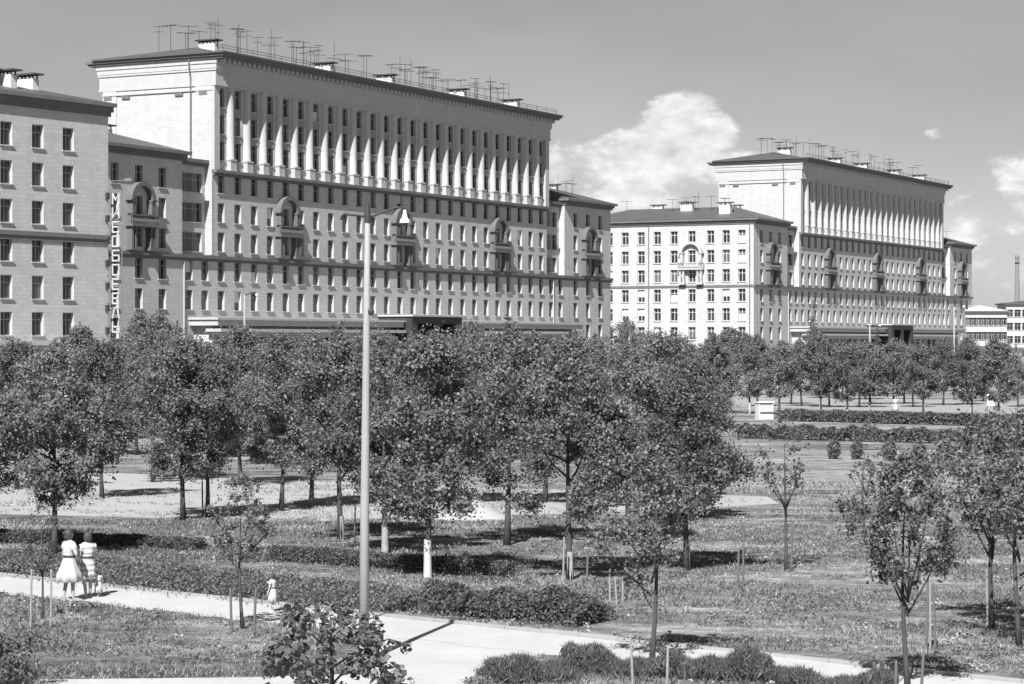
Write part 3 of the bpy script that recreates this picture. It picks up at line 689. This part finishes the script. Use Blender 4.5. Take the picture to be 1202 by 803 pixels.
for i_, (px, yb, lab) in enumerate(((365, 596, 'tree beyond the sandy walk, seen behind the lamp post'), (440, 588, 'tree beyond the sandy walk behind the broad limewashed tree'), (530, 592, 'tree beside the pale sand heap'), (640, 590, 'tree beyond the gap between the unpainted and limewashed trunks'),
        (700, 596, 'darker tree in the second row near the cluster of three short stakes'), (775, 588, 'second-row tree behind the slim young tree'), (20, 575, 'tree on the far side of the sandy walk behind the bushy tree'), (180, 566, 'tree on the far side of the sandy walk behind the close pair'), (283, 570, 'tree on the far side of the walk behind the small young tree'), (795, 570, 'second-row tree at the border of the worn lawn'))):
    tree('park_tree', BIG[(i_ * 3 + 5) % 8], gnd(px, yb), 1.0 + .03 * (i_ % 3), i_ * 1.1, lab)
# young trees
tree('young_tree', YOUNG[0], gnd(285, 738), .82, .4, 'small young tree with three stakes in front of the flower bed', cat='tree')
tree('young_tree', YOUNG[1], gnd(765, 778), 1.02, 1.4, 'slim young tree standing behind the spiky border plants')
tree('young_tree', YOUNG[2], gnd(923, 670), 1.02, .8, 'sparse young tree with forked bare branches on the worn lawn')
tree('young_tree', YOUNG[2], gnd(1017, 640), .9, 2.6, 'thin sparse sapling behind the round-crowned young tree')
tree('young_tree', YOUNG[3], gnd(1066, 810), 1.02, 2.0, 'young tree with a round dark crown and forked stem by the path edge')
tree('young_tree', YOUNG[3], gnd(1165, 738), 1.12, 3.0, 'young tree with a pale stake tied beside its trunk')
tree('young_tree', YOUNG[1], gnd(1197, 760), 1.15, 4.4, 'young tree at the lawn edge next to the one with the pale stake')
# background belts
def belt(n, px0, px1, d0, d1, h0, h1, label, group, skip=None):
    for i in range(n):
        px = px0 + (px1 - px0) * (i + RT.uniform(.1, .9)) / n; d = RT.uniform(d0, d1); k_ = RT.choice((4, 4, 1)) if px < 150 else RT.randrange(5)
        if skip and skip(px, d): continue
        o = tree('street_tree', FAR[k_], (at(px, d), d), RT.uniform(h0, h1) / 6.1, RT.uniform(0, 6.28), ('tall-crowned ', 'wide light-leaved ', 'upright narrow ', 'squat dark-leaved ', 'pale ')[k_] + label, group)
belt(17, -10, 835, 112, 135, 5.5, 6.2, 'tree in the dense belt between the lawn and the street', 'trees of the near belt')
belt(19, -10, 845, 140, 165, 5.6, 6.3, 'tree in the middle of the belt before the street', 'trees of the middle belt')
belt(15, 140, 865, 178, 200, 5.3, 6.2, 'street tree in front of the shop fronts of the apartment blocks', 'trees before the shops')
belt(10, 880, 1145, 212, 225, 5.6, 6.3, 'street tree standing behind the pale road, before the far block', 'trees behind the road')
belt(10, 870, 1140, 240, 300, 5.4, 6.2, 'tree at the foot of the far apartment block', 'trees below the far block')
belt(5, 1145, 1240, 212, 250, 4.0, 4.8, 'low tree before the white boundary wall', 'low trees by the boundary wall')
belt(7, 720, 890, 300, 340, 6.4, 7.6, 'tree at the foot of the white end wing', 'trees below the white wing')
for px, d, h, lab in ((170, 185, 8.3, 'taller tree whose top stands below the arched balcony beside the letter sign'), (186, 188, 8.0, 'tall slender neighbour of the tree below the balcony by the sign'), (94, 170, 7.2, 'taller tree top against the near wing'), (735, 300, 9.0, 'tall tree at the corner where the white wing meets the right wing'), (552, 225, 8.0, 'taller tree before the right-hand shop canopy of the nearer block'), (860, 300, 7.8, 'taller tree below the corner drainpipe of the white wing')):
    tree('street_tree', FAR[RT.randrange(4)], (at(px, d), d), h / 6.1, RT.uniform(0, 6), lab, 'taller trees against the walls')
for i, (px, yb) in enumerate(((880, 486), (915, 487), (963, 487), (994, 488), (1021, 485), (1049, 486), (1084, 488), (1140, 490), (1172, 496))):
    q = gnd(px, yb); tree('street_tree', FAR[i % 4], q, .93 + .05 * (i % 3), i * 1.3, ('first', 'second', 'third', 'fourth', 'fifth', 'sixth', 'seventh', 'eighth', 'last')[i] + ' small tree from the white kiosk in the row along the road', 'roadside row', lm=.09)
# poplar-like dark cone in front of the far block
def cone_tree(xy, h, label):
    cs = []; rs = []; rg = random.Random(int(h * 10))
    for i in range(40):
        f = rg.random(); r = (1 - f) * h * .22; a = rg.uniform(0, 6.28); cs.append((r * math.cos(a) * rg.random(), r * math.sin(a) * rg.random(), .8 + f * (h - 1))); rs.append(.25 + (1 - f) * h * .1)
    o = empty('conifer', (xy[0], xy[1], 0)); tag(o, label, 'tree'); MB().tube([(0, 0, -.05), (0, 0, h * .8)], [.16, .04], 7).build('trunk', bark, o); obj('crown', leaf_cloud('crown', leafD, cs, rs, 2500, .3, 77), o)
cone_tree((at(955, 330), 330), 13.5, 'dark cone-shaped tree against the shop front of the far block')
cone_tree((at(1030, 345), 345), 8.5, 'shorter dark cone-shaped tree before the far block portal')

# foreground broad-leaved crown
rg = random.Random(2); cs = []; rs = []
for i in range(26):
    a = rg.uniform(0, 6.28); f = rg.random(); r = 1.15 * math.sqrt(rg.random()) * (1 - .45 * f); cs.append((r * math.cos(a) * 1.1, r * math.sin(a), .7 + f * 1.35)); rs.append(rg.uniform(.14, .34))
for q in ((.95, -.1, 1.55), (1.15, -.1, 1.5), (.9, .1, .95), (1.05, .1, .8), (-.95, 0, 1.1)): cs.append(q); rs.append(.13)
fo = empty('broadleaf_sapling', (at(388, 34.5), 34.5, 0)); tag(fo, 'low broad-leaved sapling with large leaves in front of the lamp post', 'tree')
tk = MB().tube([(0, 0, -.05), (.03, 0, .7), (0, .03, 1.9)], [.05, .04, .012], 7)
for i in range(9):
    a = i * 2.4; z = .5 + i * .13; tk.tube([(0, 0, z), (math.cos(a) * .5, math.sin(a) * .5, z + .3), (math.cos(a) * 1.0, math.sin(a) * 1.0, z + .45)], [.02, .014, .006], 5)
tk.build('trunk', bark, fo, smooth=True); obj('crown', leaf_cloud('crown', leafD, cs, rs, 2000, .115, 9, up=.5), fo)
cs = [(rg.uniform(-.5, .5), rg.uniform(-.4, .4), rg.uniform(.3, .9)) for _ in range(12)]
bo = empty('bush', (at(5, 40), 40, 0)); tag(bo, 'dark bush at the corner of the paved plaza', 'bush'); obj('foliage', leaf_cloud('foliage', leafD, cs, [.3] * 12, 3000, .07, 19), bo)
MB().tube([(0, 0, -.03), (.05, 0, .6)], [.03, .01], 6).build('stem', bark, bo)

# ---------------------------------------------------------------- hedges, beds, grass
def seg_cloud(name, m, a, b, width, h, per_m, leaf, seed, label, cat='hedge', group=None, spiky=0., wob=.12):
    a = Vector(a); b = Vector(b); L = (b - a).length; rg = np.random.default_rng(seed); n = int(L * per_m)
    t = rg.random(n) * L; w = rg.normal(size=n) * width * .33; hh = h * (1 + wob * np.sin(t * 1.7 + seed) + wob * np.sin(t * 4.1) + wob * .7 * np.sin(t * 9.3 + 2)); z = hh * rg.random(n) ** .55 * np.clip(1 - (np.abs(w) / width) ** 2 * .8, .2, 1)
    d = (b - a).normalized(); nn = Vector((-d.y, d.x))
    pos = np.stack([a.x + d.x * t + nn.x * w, a.y + d.y * t + nn.y * w, z + .02], 1)
    nv = rg.normal(size=(n, 3)); nv[:, 2] += .5; nv /= np.linalg.norm(nv, axis=1)[:, None]
    tt = rg.normal(size=(n, 3)); tt[:, 2] += spiky; tt -= nv * (tt * nv).sum(1)[:, None]; tt /= np.linalg.norm(tt, axis=1)[:, None]
    if spiky: nv = np.cross(tt, rg.normal(size=(n, 3))); nv /= np.linalg.norm(nv, axis=1)[:, None]
    bb = np.cross(nv, tt); s = leaf * rg.uniform(.6, 1.4, n)[:, None]; wd = .055 if spiky > 2 else .25 if spiky else .38
    v = np.empty((n, 4, 3)); v[:, 0] = pos - tt * s * .5; v[:, 1] = pos + bb * s * wd; v[:, 2] = pos + tt * s * .6; v[:, 3] = pos - bb * s * wd
    v[:, :, 2] = np.maximum(v[:, :, 2], .004)
    org = np.array([(a.x + b.x) / 2, (a.y + b.y) / 2, 0]); v -= org
    me = bpy.data.meshes.new(name); me.vertices.add(n * 4); me.vertices.foreach_set('co', v.ravel()); me.loops.add(n * 4); me.polygons.add(n)
    me.polygons.foreach_set('loop_start', np.arange(0, n * 4, 4)); me.polygons.foreach_set('loop_total', np.full(n, 4)); me.loops.foreach_set('vertex_index', np.arange(n * 4)); me.update(calc_edges=True); me.materials.append(m)
    o = obj(name, me, None, tuple(org)); tag(o, label, cat, group); return o
# bed along the far side of the path
for i, (s0, s1) in enumerate(((-6, 0.5), (.5, 7), (7, 13.4))):
    seg_cloud('flower_bed', bedm, pth(s0, -1.15), pth(s1, -1.15), 1.5, .46, 3600, .075, 30 + i, ('tall bed of leafy plants behind the women on the path', 'middle stretch of the leafy bed behind the young staked tree', 'leafy bed behind the lamp post, ending at the corner of the plaza')[i], 'plant bed', spiky=.6)
o = seg_cloud('flower_bed', hedgem, pth(13.6, -1.5), pth(18.0, -1.9), 1.1, .58, 4200, .07, 40, 'dense dark end of the bed beside the open grass', 'plant bed')
seg_cloud('clipped_hedge', hedgem, gnd(-60, 634), gnd(238, 646), .6, .36, 1800, .06, 41, 'low dark clipped hedge along the grass behind the women', wob=.04)
seg_cloud('clipped_hedge', hedgem, gnd(318, 657), gnd(600, 678), .7, .4, 1800, .06, 42, 'low dark clipped hedge at the feet of the limewashed trees', wob=.04)
seg_cloud('clipped_hedge', hedgem, gnd(918, 494), gnd(1230, 502), 1.2, .85, 600, .17, 43, 'long dark hedge along the near side of the pale road', wob=.05)
seg_cloud('clipped_hedge', hedgem, gnd(865, 514), gnd(1230, 524), 1.2, .8, 650, .15, 44, 'second long dark hedge, parallel to the one by the road and nearer the worn lawn', wob=.1)
seg_cloud('border_plants', leafD, (-.35, 40.9), (1.0, 41.4), .9, .27, 4500, .17, 45, 'clump of spiky plants at the bend of the plaza', 'plants', spiky=3.2, wob=.25)
seg_cloud('border_plants', leafD, (1.0, 42.4), (4.6, 41.2), .8, .32, 4200, .17, 46, 'long row of spiky border plants along the near side of the path', 'plants', spiky=3.2, wob=.3)
seg_cloud('border_plants', leafD, (4.6, 41.0), (6.6, 39.9), .7, .2, 2200, .16, 47, 'lower thinning end of the spiky border plants', 'plants', spiky=3.2, wob=.4)
# clipped egg-shaped shrubs
for i, (px, yb, s) in enumerate(((979, 539, 1.0), (1006, 539, .95), (1044, 541, 1.05), (1079, 548, 1.15), (1136, 536, .9), (1008, 655, .0))):
    if not s: continue
    q = gnd(px, yb); o = empty('clipped_shrub', (q[0], q[1], 0)); o.scale = (s, s, s); tag(o, 'small clipped egg-shaped dark shrub on the worn lawn', 'shrub', 'egg-shaped shrubs')
    if i == 0:
        sm = leaf_cloud('foliage', leafD, [(0, 0, .52)] * 3 + [(.05, 0, .75), (-.05, 0, .35)], [.36] * 3 + [.28, .34], 900, .13, 3, squash=1.35); stm = MB().tube([(0, 0, -.02), (0, 0, .5)], .03, 6).mesh('stem', bark)
    obj('foliage', sm, o); obj('stem', stm, o)

# grass
def inpoly(p, poly):
    x, y = p; c = False; j = len(poly) - 1
    for i in range(len(poly)):
        if ((poly[i][1] > y) != (poly[j][1] > y)) and (x < (poly[j][0] - poly[i][0]) * (y - poly[i][1]) / (poly[j][1] - poly[i][1]) + poly[i][0]): c = not c
        j = i
    return c
def vnoise(x, y, sx, sy, seed):
    rg = np.random.default_rng(seed); t = rg.random((256, 256)); u = np.mod(x / sx, 255); v = np.mod(y / sy, 255); i = u.astype(int); j = v.astype(int); fu = u - i; fv = v - j; fu = fu * fu * (3 - 2 * fu); fv = fv * fv * (3 - 2 * fv)
    return (t[i, j] * (1 - fu) + t[i + 1, j] * fu) * (1 - fv) + (t[i, j + 1] * (1 - fu) + t[i + 1, j + 1] * fu) * fv
def grass(name, m, n, d0, d1, hmin, hmax, seed, label, thr=0.):
    rg = np.random.default_rng(seed)
    d = np.sqrt(rg.random(n) * (d1 * d1 - d0 * d0) + d0 * d0); x = (rg.random(n) - .5) * d * .50
    ph = (vnoise(x + 500, d, 3.2, 2.2, seed) + .6 * vnoise(x + 500, d, 1.1, .8, seed + 9) - .8) * 4.5
    rel = np.stack([x - P00.x, d - P00.y], 1); w = rel @ np.array([PN.x, PN.y])
    keep = ~((w > -.18) & (w < PW + .1 - .45 * rg.random(n) ** 2)) & (ph + rg.normal(size=n) * .5 > thr)
    pp = [(inpoly((a, b), PLAZA)) if (b < 50 and a < 2) else False for a, b in zip(x, d)]
    keep &= ~np.array(pp); x = x[keep]; d = d[keep]; ph = ph[keep]; n = len(x); bl = 3
    x = np.repeat(x, bl) + rg.normal(size=n * bl) * .05; d = np.repeat(d, bl) + rg.normal(size=n * bl) * .05; n *= bl
    a = rg.random(n) * 6.283; h = rg.uniform(hmin, hmax, n) * (1 + .25 * np.repeat(ph, bl) / 2); h = np.clip(h, .03, 1); ln = h * rg.uniform(.2, 1.8, n); wd = rg.uniform(.006, .015, n) * np.clip(d / 45, .8, 2.5)
    v = np.empty((n, 3, 3)); v[:, 0] = np.stack([x - np.sin(a) * wd, d + np.cos(a) * wd, np.zeros(n)], 1); v[:, 1] = np.stack([x + np.sin(a) * wd, d - np.cos(a) * wd, np.zeros(n)], 1)
    v[:, 2] = np.stack([x + np.cos(a) * ln, d + np.sin(a) * ln, h], 1)
    me = bpy.data.meshes.new(name); me.vertices.add(n * 3); me.vertices.foreach_set('co', v.ravel()); me.loops.add(n * 3); me.polygons.add(n)
    me.polygons.foreach_set('loop_start', np.arange(0, n * 3, 3)); me.polygons.foreach_set('loop_total', np.full(n, 3)); me.loops.foreach_set('vertex_index', np.arange(n * 3)); me.update(calc_edges=True); me.materials.append(m)
    tag(obj(name, me), label, 'grass', kind='stuff')
grass('grass', grassm, 110000, 36, 80, .02, .085, 1, 'uneven mown grass of the park lawn', -.3)
grass('dry_grass', drygrass, 60000, 36, 100, .02, .09, 2, 'dry pale grass scattered over the lawn', .5)

# low weeds in clumps over the lawn
def weeds(name, m, n, d0, d1, leaf, seed, label, k=12):
    rg = np.random.default_rng(seed); d = np.sqrt(rg.random(n) * (d1 * d1 - d0 * d0) + d0 * d0); x = (rg.random(n) - .5) * d * .5
    w = (np.stack([x - P00.x, d - P00.y], 1)) @ np.array([PN.x, PN.y]); keep = ~((w > -.3) & (w < PW + .15)) & (vnoise(x + 500, d, 2.6, 1.6, seed + 3) + .5 * vnoise(x + 500, d, .9, .6, seed + 4) > .82)
    keep &= ~np.array([inpoly((a, b), PLAZA) if b < 50 and a < 2 else False for a, b in zip(x, d)])
    x, d = x[keep], d[keep]; r = rg.uniform(.06, .22, len(x))
    me = leaf_cloud(name, m, np.stack([x, d, r * .35], 1), r, len(x) * k, leaf, seed, squash=.45, up=.6)
    tag(obj(name, me), label, 'weeds', kind='stuff')
weeds('weeds', bedm, 7000, 37, 72, .06, 5, 'low dark weeds growing in clumps over the lawn')
weeds('pale_weeds', drygrass, 3600, 37, 95, .06, 6, 'pale dry weeds scattered over the lawn')
# sand heap
def heap(xy, rx, ry, h, seed, label):
    m = MB(); rg = random.Random(seed); nr, na = 8, 22
    m.v.append((0, 0, h))
    for i in range(1, nr + 1):
        for j in range(na):
            f = i / nr; a = 6.283 * j / na; k_ = 1 + rg.uniform(-.07, .07); z = h * (1 - f) ** .9 * (1 - f * .15) + rg.uniform(-.02, .02) if i < nr else -.02
            m.v.append((rx * f * k_ * math.cos(a), ry * f * k_ * math.sin(a), z))
    for j in range(na): m.f.append((0, 1 + j, 1 + (j + 1) % na))
    for i in range(nr - 1):
        for j in range(na):
            a = 1 + i * na + j; b = 1 + i * na + (j + 1) % na; m.f.append((a, a + na, b + na, b))
    tag(m.build('sand_heap', sandm, None, (xy[0], xy[1], 0), 0, True), label, 'sand heap')
heap(gnd(552, 609), 1.5, 1.2, .75, 1, 'pale sand heap behind the broad limewashed tree')

# ---------------------------------------------------------------- stakes
def stake(px, yb, yt, m=wood, r=.025, label='', lean=0.):
    q = gnd(px, yb); d = q[1]; h = (yb - yt) * d / F
    o = MB().tube([(0, 0, -.05), (lean * .5, 0, h * .5), (lean, .02, h - .04), (lean, .02, h)], [r * 1.05, r, r * .95, r * .3], 7).build('stake', m, None, (q[0], q[1], 0))
    tag(o, label, 'stake', 'tree stakes')
for (px, yb, yt, m_, lab) in ((36, 738, 668, woodw, 'thin pale stake beside the bushy tree near the women'), (60, 736, 668, woodw, 'thin pale stake beside the bushy tree near the women'),
        (272, 742, 690, wood, 'dark stake around the small young tree before the flower bed'), (298, 748, 690, wood, 'dark stake around the small young tree before the flower bed'),
        (661, 684, 630, woodw, 'pale upright stake next to the limewashed tree foot'), (689, 682, 618, wood, 'dark stake in the hedge shade beyond the pale upright stake'),
        (716, 716, 674, woodw, 'pale short stake of a cluster of three in the grass'), (724, 710, 676, woodw, 'pale short stake of a cluster of three in the grass'), (731, 706, 678, woodw, 'pale short stake of a cluster of three in the grass'),
        (743, 806, 744, woodw, 'stake standing among the spiky border plants'), (783, 808, 758, woodw, 'stake standing among the spiky border plants'),
        (866, 690, 646, wood, 'dark stake pair beside the wide dark tree'), (872, 688, 612, wood, 'dark stake pair beside the wide dark tree'),
        (929, 668, 620, wood, 'dark stake beside the sparse forked young tree'), (1087, 762, 676, wood, 'dark stake of the three behind the round-crowned young tree'), (1092, 762, 672, woodw, 'pale stake of the three behind the round-crowned young tree'), (1098, 762, 684, wood, 'dark stake of the three behind the round-crowned young tree'),
        (1159, 738, 668, woodw, 'pale stake tied beside a young tree trunk'), (1051, 812, 775, wood, 'short stake at the foot of the round-crowned young tree'), (1081, 814, 764, wood, 'short stake at the foot of the round-crowned young tree'),
        (238, 606, 560, wood, 'dark stake between the close pair of trees'), (416, 640, 592, wood, 'dark stake behind the lamp post')):
    stake(px, yb, yt, m_, .028 if m_ is wood else .024, lab, RT.uniform(-.05, .05))

# ---------------------------------------------------------------- lamp post
q = gnd(427, 776); LD = q[1]
lamp = empty('lamp_post', (q[0], q[1], 0)); tag(lamp, 'tall tapering concrete lamp post with a bell-shaped white lamp', 'lamp post')
zt = zat(254, LD)
MB().tube([(0, 0, -.05), (.02, 0, 3), (.05, 0, 6), (.07, 0, zt)], [.1, .085, .068, .046], 14).build('post', concrete, lamp, smooth=True)
MB().lathe([(.135, 0), (.135, .25), (.105, .32)], 14).build('base_collar', concrete, lamp)
tp = MB().lathe([(.058, zt - .12), (.064, zt), (.06, zt + .08), (.03, zt + .2), (.008, zt + .36)], 12, (.07, 0, 0)).build('finial', iron, lamp, smooth=True)
arm = MB().tube([(.07, 0, zt - .02), (.22, -.02, zt + .02), (.42, -.03, zt + .1), (.6, -.04, zt + .16), (.72, -.05, zt + .17), (.78, -.05, zt + .1)], .023, 7).build('arm', iron, lamp, smooth=True)
arm2 = MB().tube([(.07, 0, zt - .02), (-.08, .02, zt + .02), (-.22, .03, zt + .03), (-.38, .04, zt + .05), (-.42, .04, zt - .01)], .023, 7).build('arm', iron, lamp, smooth=True)
MB().lathe([(.03, .02), (.035, -.06), (.045, -.07), (.05, -.12), (.09, -.17), (.105, -.22), (.1, -.23)], 16, (.78, -.05, zt + .1)).build('lamp_shade', enamel, arm, smooth=True)
MB().lathe([(.0, -.29), (.05, -.27), (.07, -.23), (.0, -.2)], 12, (.78, -.05, zt + .1)).build('lamp_globe', glass3, arm, smooth=True)
MB().lathe([(.02, .02), (.03, -.04), (.0, -.06)], 10, (-.42, .04, zt - .01)).build('socket', iron, arm2, smooth=True)
zb = zat(366, LD); MB().lathe([(.0, -.07), (.05, -.05), (.07, 0), (.05, .05), (0, .07)], 12, (.135, -.02, zb)).build('signal_ball', iron, lamp, smooth=True)
def far_pole(px, d, yt, label):
    h = zat(yt, d); o = empty('street_pole', (at(px, d), d, 0)); tag(o, label, 'pole'); MB().tube([(0, 0, -.05), (0, 0, h)], [.11, .07], 8).build('post', concrete, o, smooth=True)
    MB().tube([(0, 0, h - .05), (.5, 0, h + .12), (1.0, 0, h + .1)], .04, 6).build('arm', iron, o); MB().lathe([(.03, .05), (.15, -.12), (.0, -.14)], 10, (1.0, 0, h + .08)).build('lamp_shade', enamel, o)
far_pole(287, 190, 346, 'thin street pole before the left shop canopy')
far_pole(1021, 230, 382, 'thin street pole before the far block portal')
far_pole(1120, 240, 360, 'thin tall street pole before the last wing of the far block')

# ---------------------------------------------------------------- small things by the road
q = gnd(897, 492); kx = empty('kiosk', (q[0], q[1], 0), .25, .86); tag(kx, 'small white kiosk by the pale road at the end of the tree belt', 'kiosk')
MB().box(-.7, .7, -.5, .5, 0, .75).box(-.7, -.6, -.5, .5, .75, 1.5).box(.6, .7, -.5, .5, .75, 1.5).box(-.6, .6, .4, .5, .75, 1.5).build('cabin', chim, kx)
MB().box(-.6, .6, -.46, -.4, .75, 1.45).build('shutter', mat('kiosk_shutter', .42, .7), kx); MB().box(-.78, .78, -.62, .55, 1.5, 1.62).build('roof', chim, kx); MB().box(-.65, .65, -.72, -.5, .7, .75).build('counter', chim, kx)
q = gnd(1163, 487); bd = empty('notice_board', (q[0], q[1], 0), .2); tag(bd, 'blank white board on two legs above the pale road', 'board')
MB().box(-.34, .34, -.03, .03, .75, 1.75).build('panel', enamel, bd)
for sx in (-.28, .28): MB().tube([(sx, .06, -.03), (sx, .06, 1.7)], .03, 6).build('leg', wood, bd)
fw = MB(); A_, B_ = Vector((at(1152, 300), 300)), Vector((at(1215, 262), 262))
fe = empty('boundary_wall', (A_.x, A_.y, 0), math.atan2(B_.y - A_.y, B_.x - A_.x)); tag(fe, 'low white boundary wall beyond the road below the low houses', 'wall')
Lw = (B_ - A_).length; MB().box(0, Lw, -.12, .12, 0, 5.2).build('wall', enamel, fe); MB().box(-.1, Lw + .1, -.2, .2, 5.2, 5.4).build('coping', trim, fe)

# ---------------------------------------------------------------- people
skin = mat('skin', .36, .6); hair_m = mat('hair', .05, .6); white_c = mat('white_cotton', .46, .85, var=.06, vscale=6); shoe_m = mat('shoe', .5, .6); eye_m = mat('eye', .03, .3)
def stripemat():
    m = mat('striped_cotton', .6, .85); t = m.node_tree; p = t.nodes['Principled BSDF']; tc_ = t.nodes.new('ShaderNodeTexCoord'); w = t.nodes.new('ShaderNodeTexWave'); w.bands_direction = 'Z'; w.inputs['Scale'].default_value = 2.2; w.inputs['Distortion'].default_value = 1.0
    r = t.nodes.new('ShaderNodeMapRange'); r.inputs[3].default_value = .3; r.inputs[4].default_value = .68; t.links.new(tc_.outputs['Object'], w.inputs['Vector']); t.links.new(w.outputs['Fac'], r.inputs[0]); t.links.new(r.outputs[0], p.inputs['Base Color']); return m
striped = stripemat()
def person(xy, rz, h, label, arms, stride=.12, dress=white_c, hem=.42, hair='bob', skirt_w=.27):
    s = h / 1.68; root = empty('person', (xy[0], xy[1], 0), rz, s); tag(root, label, 'person')
    V_ = []; E = []; Rd = []
    def add(p, r, par=None):
        V_.append(p); Rd.append(r)
        if par is not None: E.append((par, len(V_) - 1))
        return len(V_) - 1
    pel = add((0, 0, .93), .14); sp = add((0, .0, 1.08), .115, pel); ch = add((0, .0, 1.27), .135, sp); nb = add((0, 0, 1.40), .075, ch); nk = add((0, .01, 1.45), .05, nb); hd = add((0, .02, 1.54), .082, nk); h2 = add((0, .015, 1.61), .085, hd); add((0, .01, 1.665), .05, h2); add((0, .105, 1.545), .016, hd)
    for sx in (-1, 1):
        hp = add((sx * .09, 0, .86), .095, pel); kn = add((sx * .1, .02 + sx * stride * .4, .48), .058, hp); an = add((sx * .1, sx * stride - .02, .09), .038, kn); hl = add((sx * .1, sx * stride, .04), .04, an); add((sx * .11, sx * stride + .15, .03), .03, hl)
        el_, wr, hn = arms[0 if sx < 0 else 1]
        sh = add((sx * .17, 0, 1.36), .058, nb); e = add(el_, .043, sh); w = add(wr, .03, e); hnv = add(hn, .033, w)
        d = (Vector(hn) - Vector(wr)).normalized(); side = d.cross(Vector((0, 1, 0) if abs(d.y) < .8 else (1, 0, 0))).normalized()
        for i, ln in enumerate((.065, .075, .07, .055)): 
            b_ = Vector(hn) + d * .02 + side * (.018 * (i - 1.5)); f1 = add(tuple(b_ + d * .03), .0095, hnv); add(tuple(b_ + d * ln + Vector((0, .012, 0))), .008, f1)
        tb = Vector(hn) - d * .01 + side * .04; add(tuple(tb + d * .03), .01, hnv)
    me = bpy.data.meshes.new('body'); me.from_pydata(V_, E, []); me.materials.append(skin); body = obj('body', me, root)
    md = body.modifiers.new('skin', 'SKIN')
    for v, r in zip(me.skin_vertices[0].data, Rd): v.radius = (r, r)
    me.skin_vertices[0].data[0].use_root = True
    body.modifiers.new('sub', 'SUBSURF').levels = 1; body.modifiers['sub'].render_levels = 2; md.use_smooth_shade = True
    # dress: bodice, waist, flared skirt with folds
    d = MB(); seg = 28; rings = [(1.415, .085, .075), (1.36, .185, .12), (1.28, .185, .145), (1.15, .155, .135), (1.05, .14, .125), (1.0, .155, .14), (.85, .2, .185), (.65, skirt_w * .87, skirt_w * .82), (hem, skirt_w, skirt_w * .95)]
    for zz, rx, ry in rings:
        for j in range(seg):
            a = 6.283 * j / seg; fold = 1 + (.11 * math.sin(a * 7 + zz * 3) * max(0, (1.0 - zz)) / .5)
            d.v.append((rx * fold * math.cos(a), ry * fold * math.sin(a), zz))
    for i in range(len(rings) - 1):
        for j in range(seg):
            a = i * seg + j; b = i * seg + (j + 1) % seg; d.f.append((a, a + seg, b + seg, b))
    do = d.build('dress', dress, root, smooth=True); sm = do.modifiers.new('thick', 'SOLIDIFY'); sm.thickness = .012
    for sx in (-1, 1):
        el_ = Vector(arms[0 if sx < 0 else 1][0]); a = Vector((sx * .15, 0, 1.365)); MB().tube([a, a.lerp(el_, .35), a.lerp(el_, .62)], [.075, .085, .08], 10).build('sleeve', dress, root, smooth=True)
        MB().box(sx * .105 - .045, sx * .105 + .045, sx * stride - .07, sx * stride + .19, 0, .035).build('shoe', shoe_m, root)
    hm = MB(); hm.lathe([(.0, 1.705), (.06, 1.695), (.104, 1.65), (.12, 1.59), (.118, 1.53), (.105, 1.47)], 16, (0, -.012, 0), math.pi * .97, math.pi * 2.03)
    hm.lathe([(.0, 1.71), (.06, 1.70), (.098, 1.655), (.1, 1.625)], 16, (0, -.004, 0))
    if hair == 'bun': hm.lathe([(.0, .05), (.045, .03), (.05, 0), (.03, -.04), (0, -.05)], 10, (0, -.12, 1.6))
    hm.build('hair', hair_m, root, smooth=True)
    MB().lathe([(.147, 1.0), (.152, 1.02), (.152, 1.06), (.147, 1.08)], 20, sy=.9).build('belt', hair_m, root, smooth=True)
    for sx in (-1, 1): MB().lathe([(0, .012), (.011, 0), (0, -.012)], 8, (sx * .033, .096, 1.575)).build('eye', eye_m, root)
    return root
AK = ((-.38, -.02, 1.12), (-.2, .12, 1.0), (-.15, .15, .98))
DN = ((.24, -.02, 1.1), (.26, .05, .86), (.26, .07, .79))
DNL = ((-.24, -.02, 1.1), (-.26, .05, .86), (-.26, .07, .79))
UPR = ((.25, .12, 1.12), (.16, .3, 1.2), (.12, .34, 1.25))
person(gnd(81, 705), R(-50), 1.66, 'woman in a plain white dress with a full skirt, standing on the path', (DNL, ((.38, -.02, 1.12), (.2, .12, 1.0), (.15, .15, .98))), .07, white_c, .46, 'bun', .33)
person(gnd(103, 702), R(35), 1.55, 'woman in a pale striped dress beside the one in plain white', (DNL, UPR), .09, striped, .5, 'bob', .21)
person(gnd(116, 701), R(40), .62, 'toddler in a white smock beside the two women', (DNL, DN), .06, white_c, .3, 'bob', .27)
person(gnd(320, 718), R(60), .86, 'small child in white on the path behind the young staked tree', (DNL, UPR), .12, white_c, .42, 'bob', .24)
person(gnd(1051, 488), R(190), 1.6, 'walker in white beside the pale road', (DNL, DN), .1, white_c, .42, 'bob', .25)
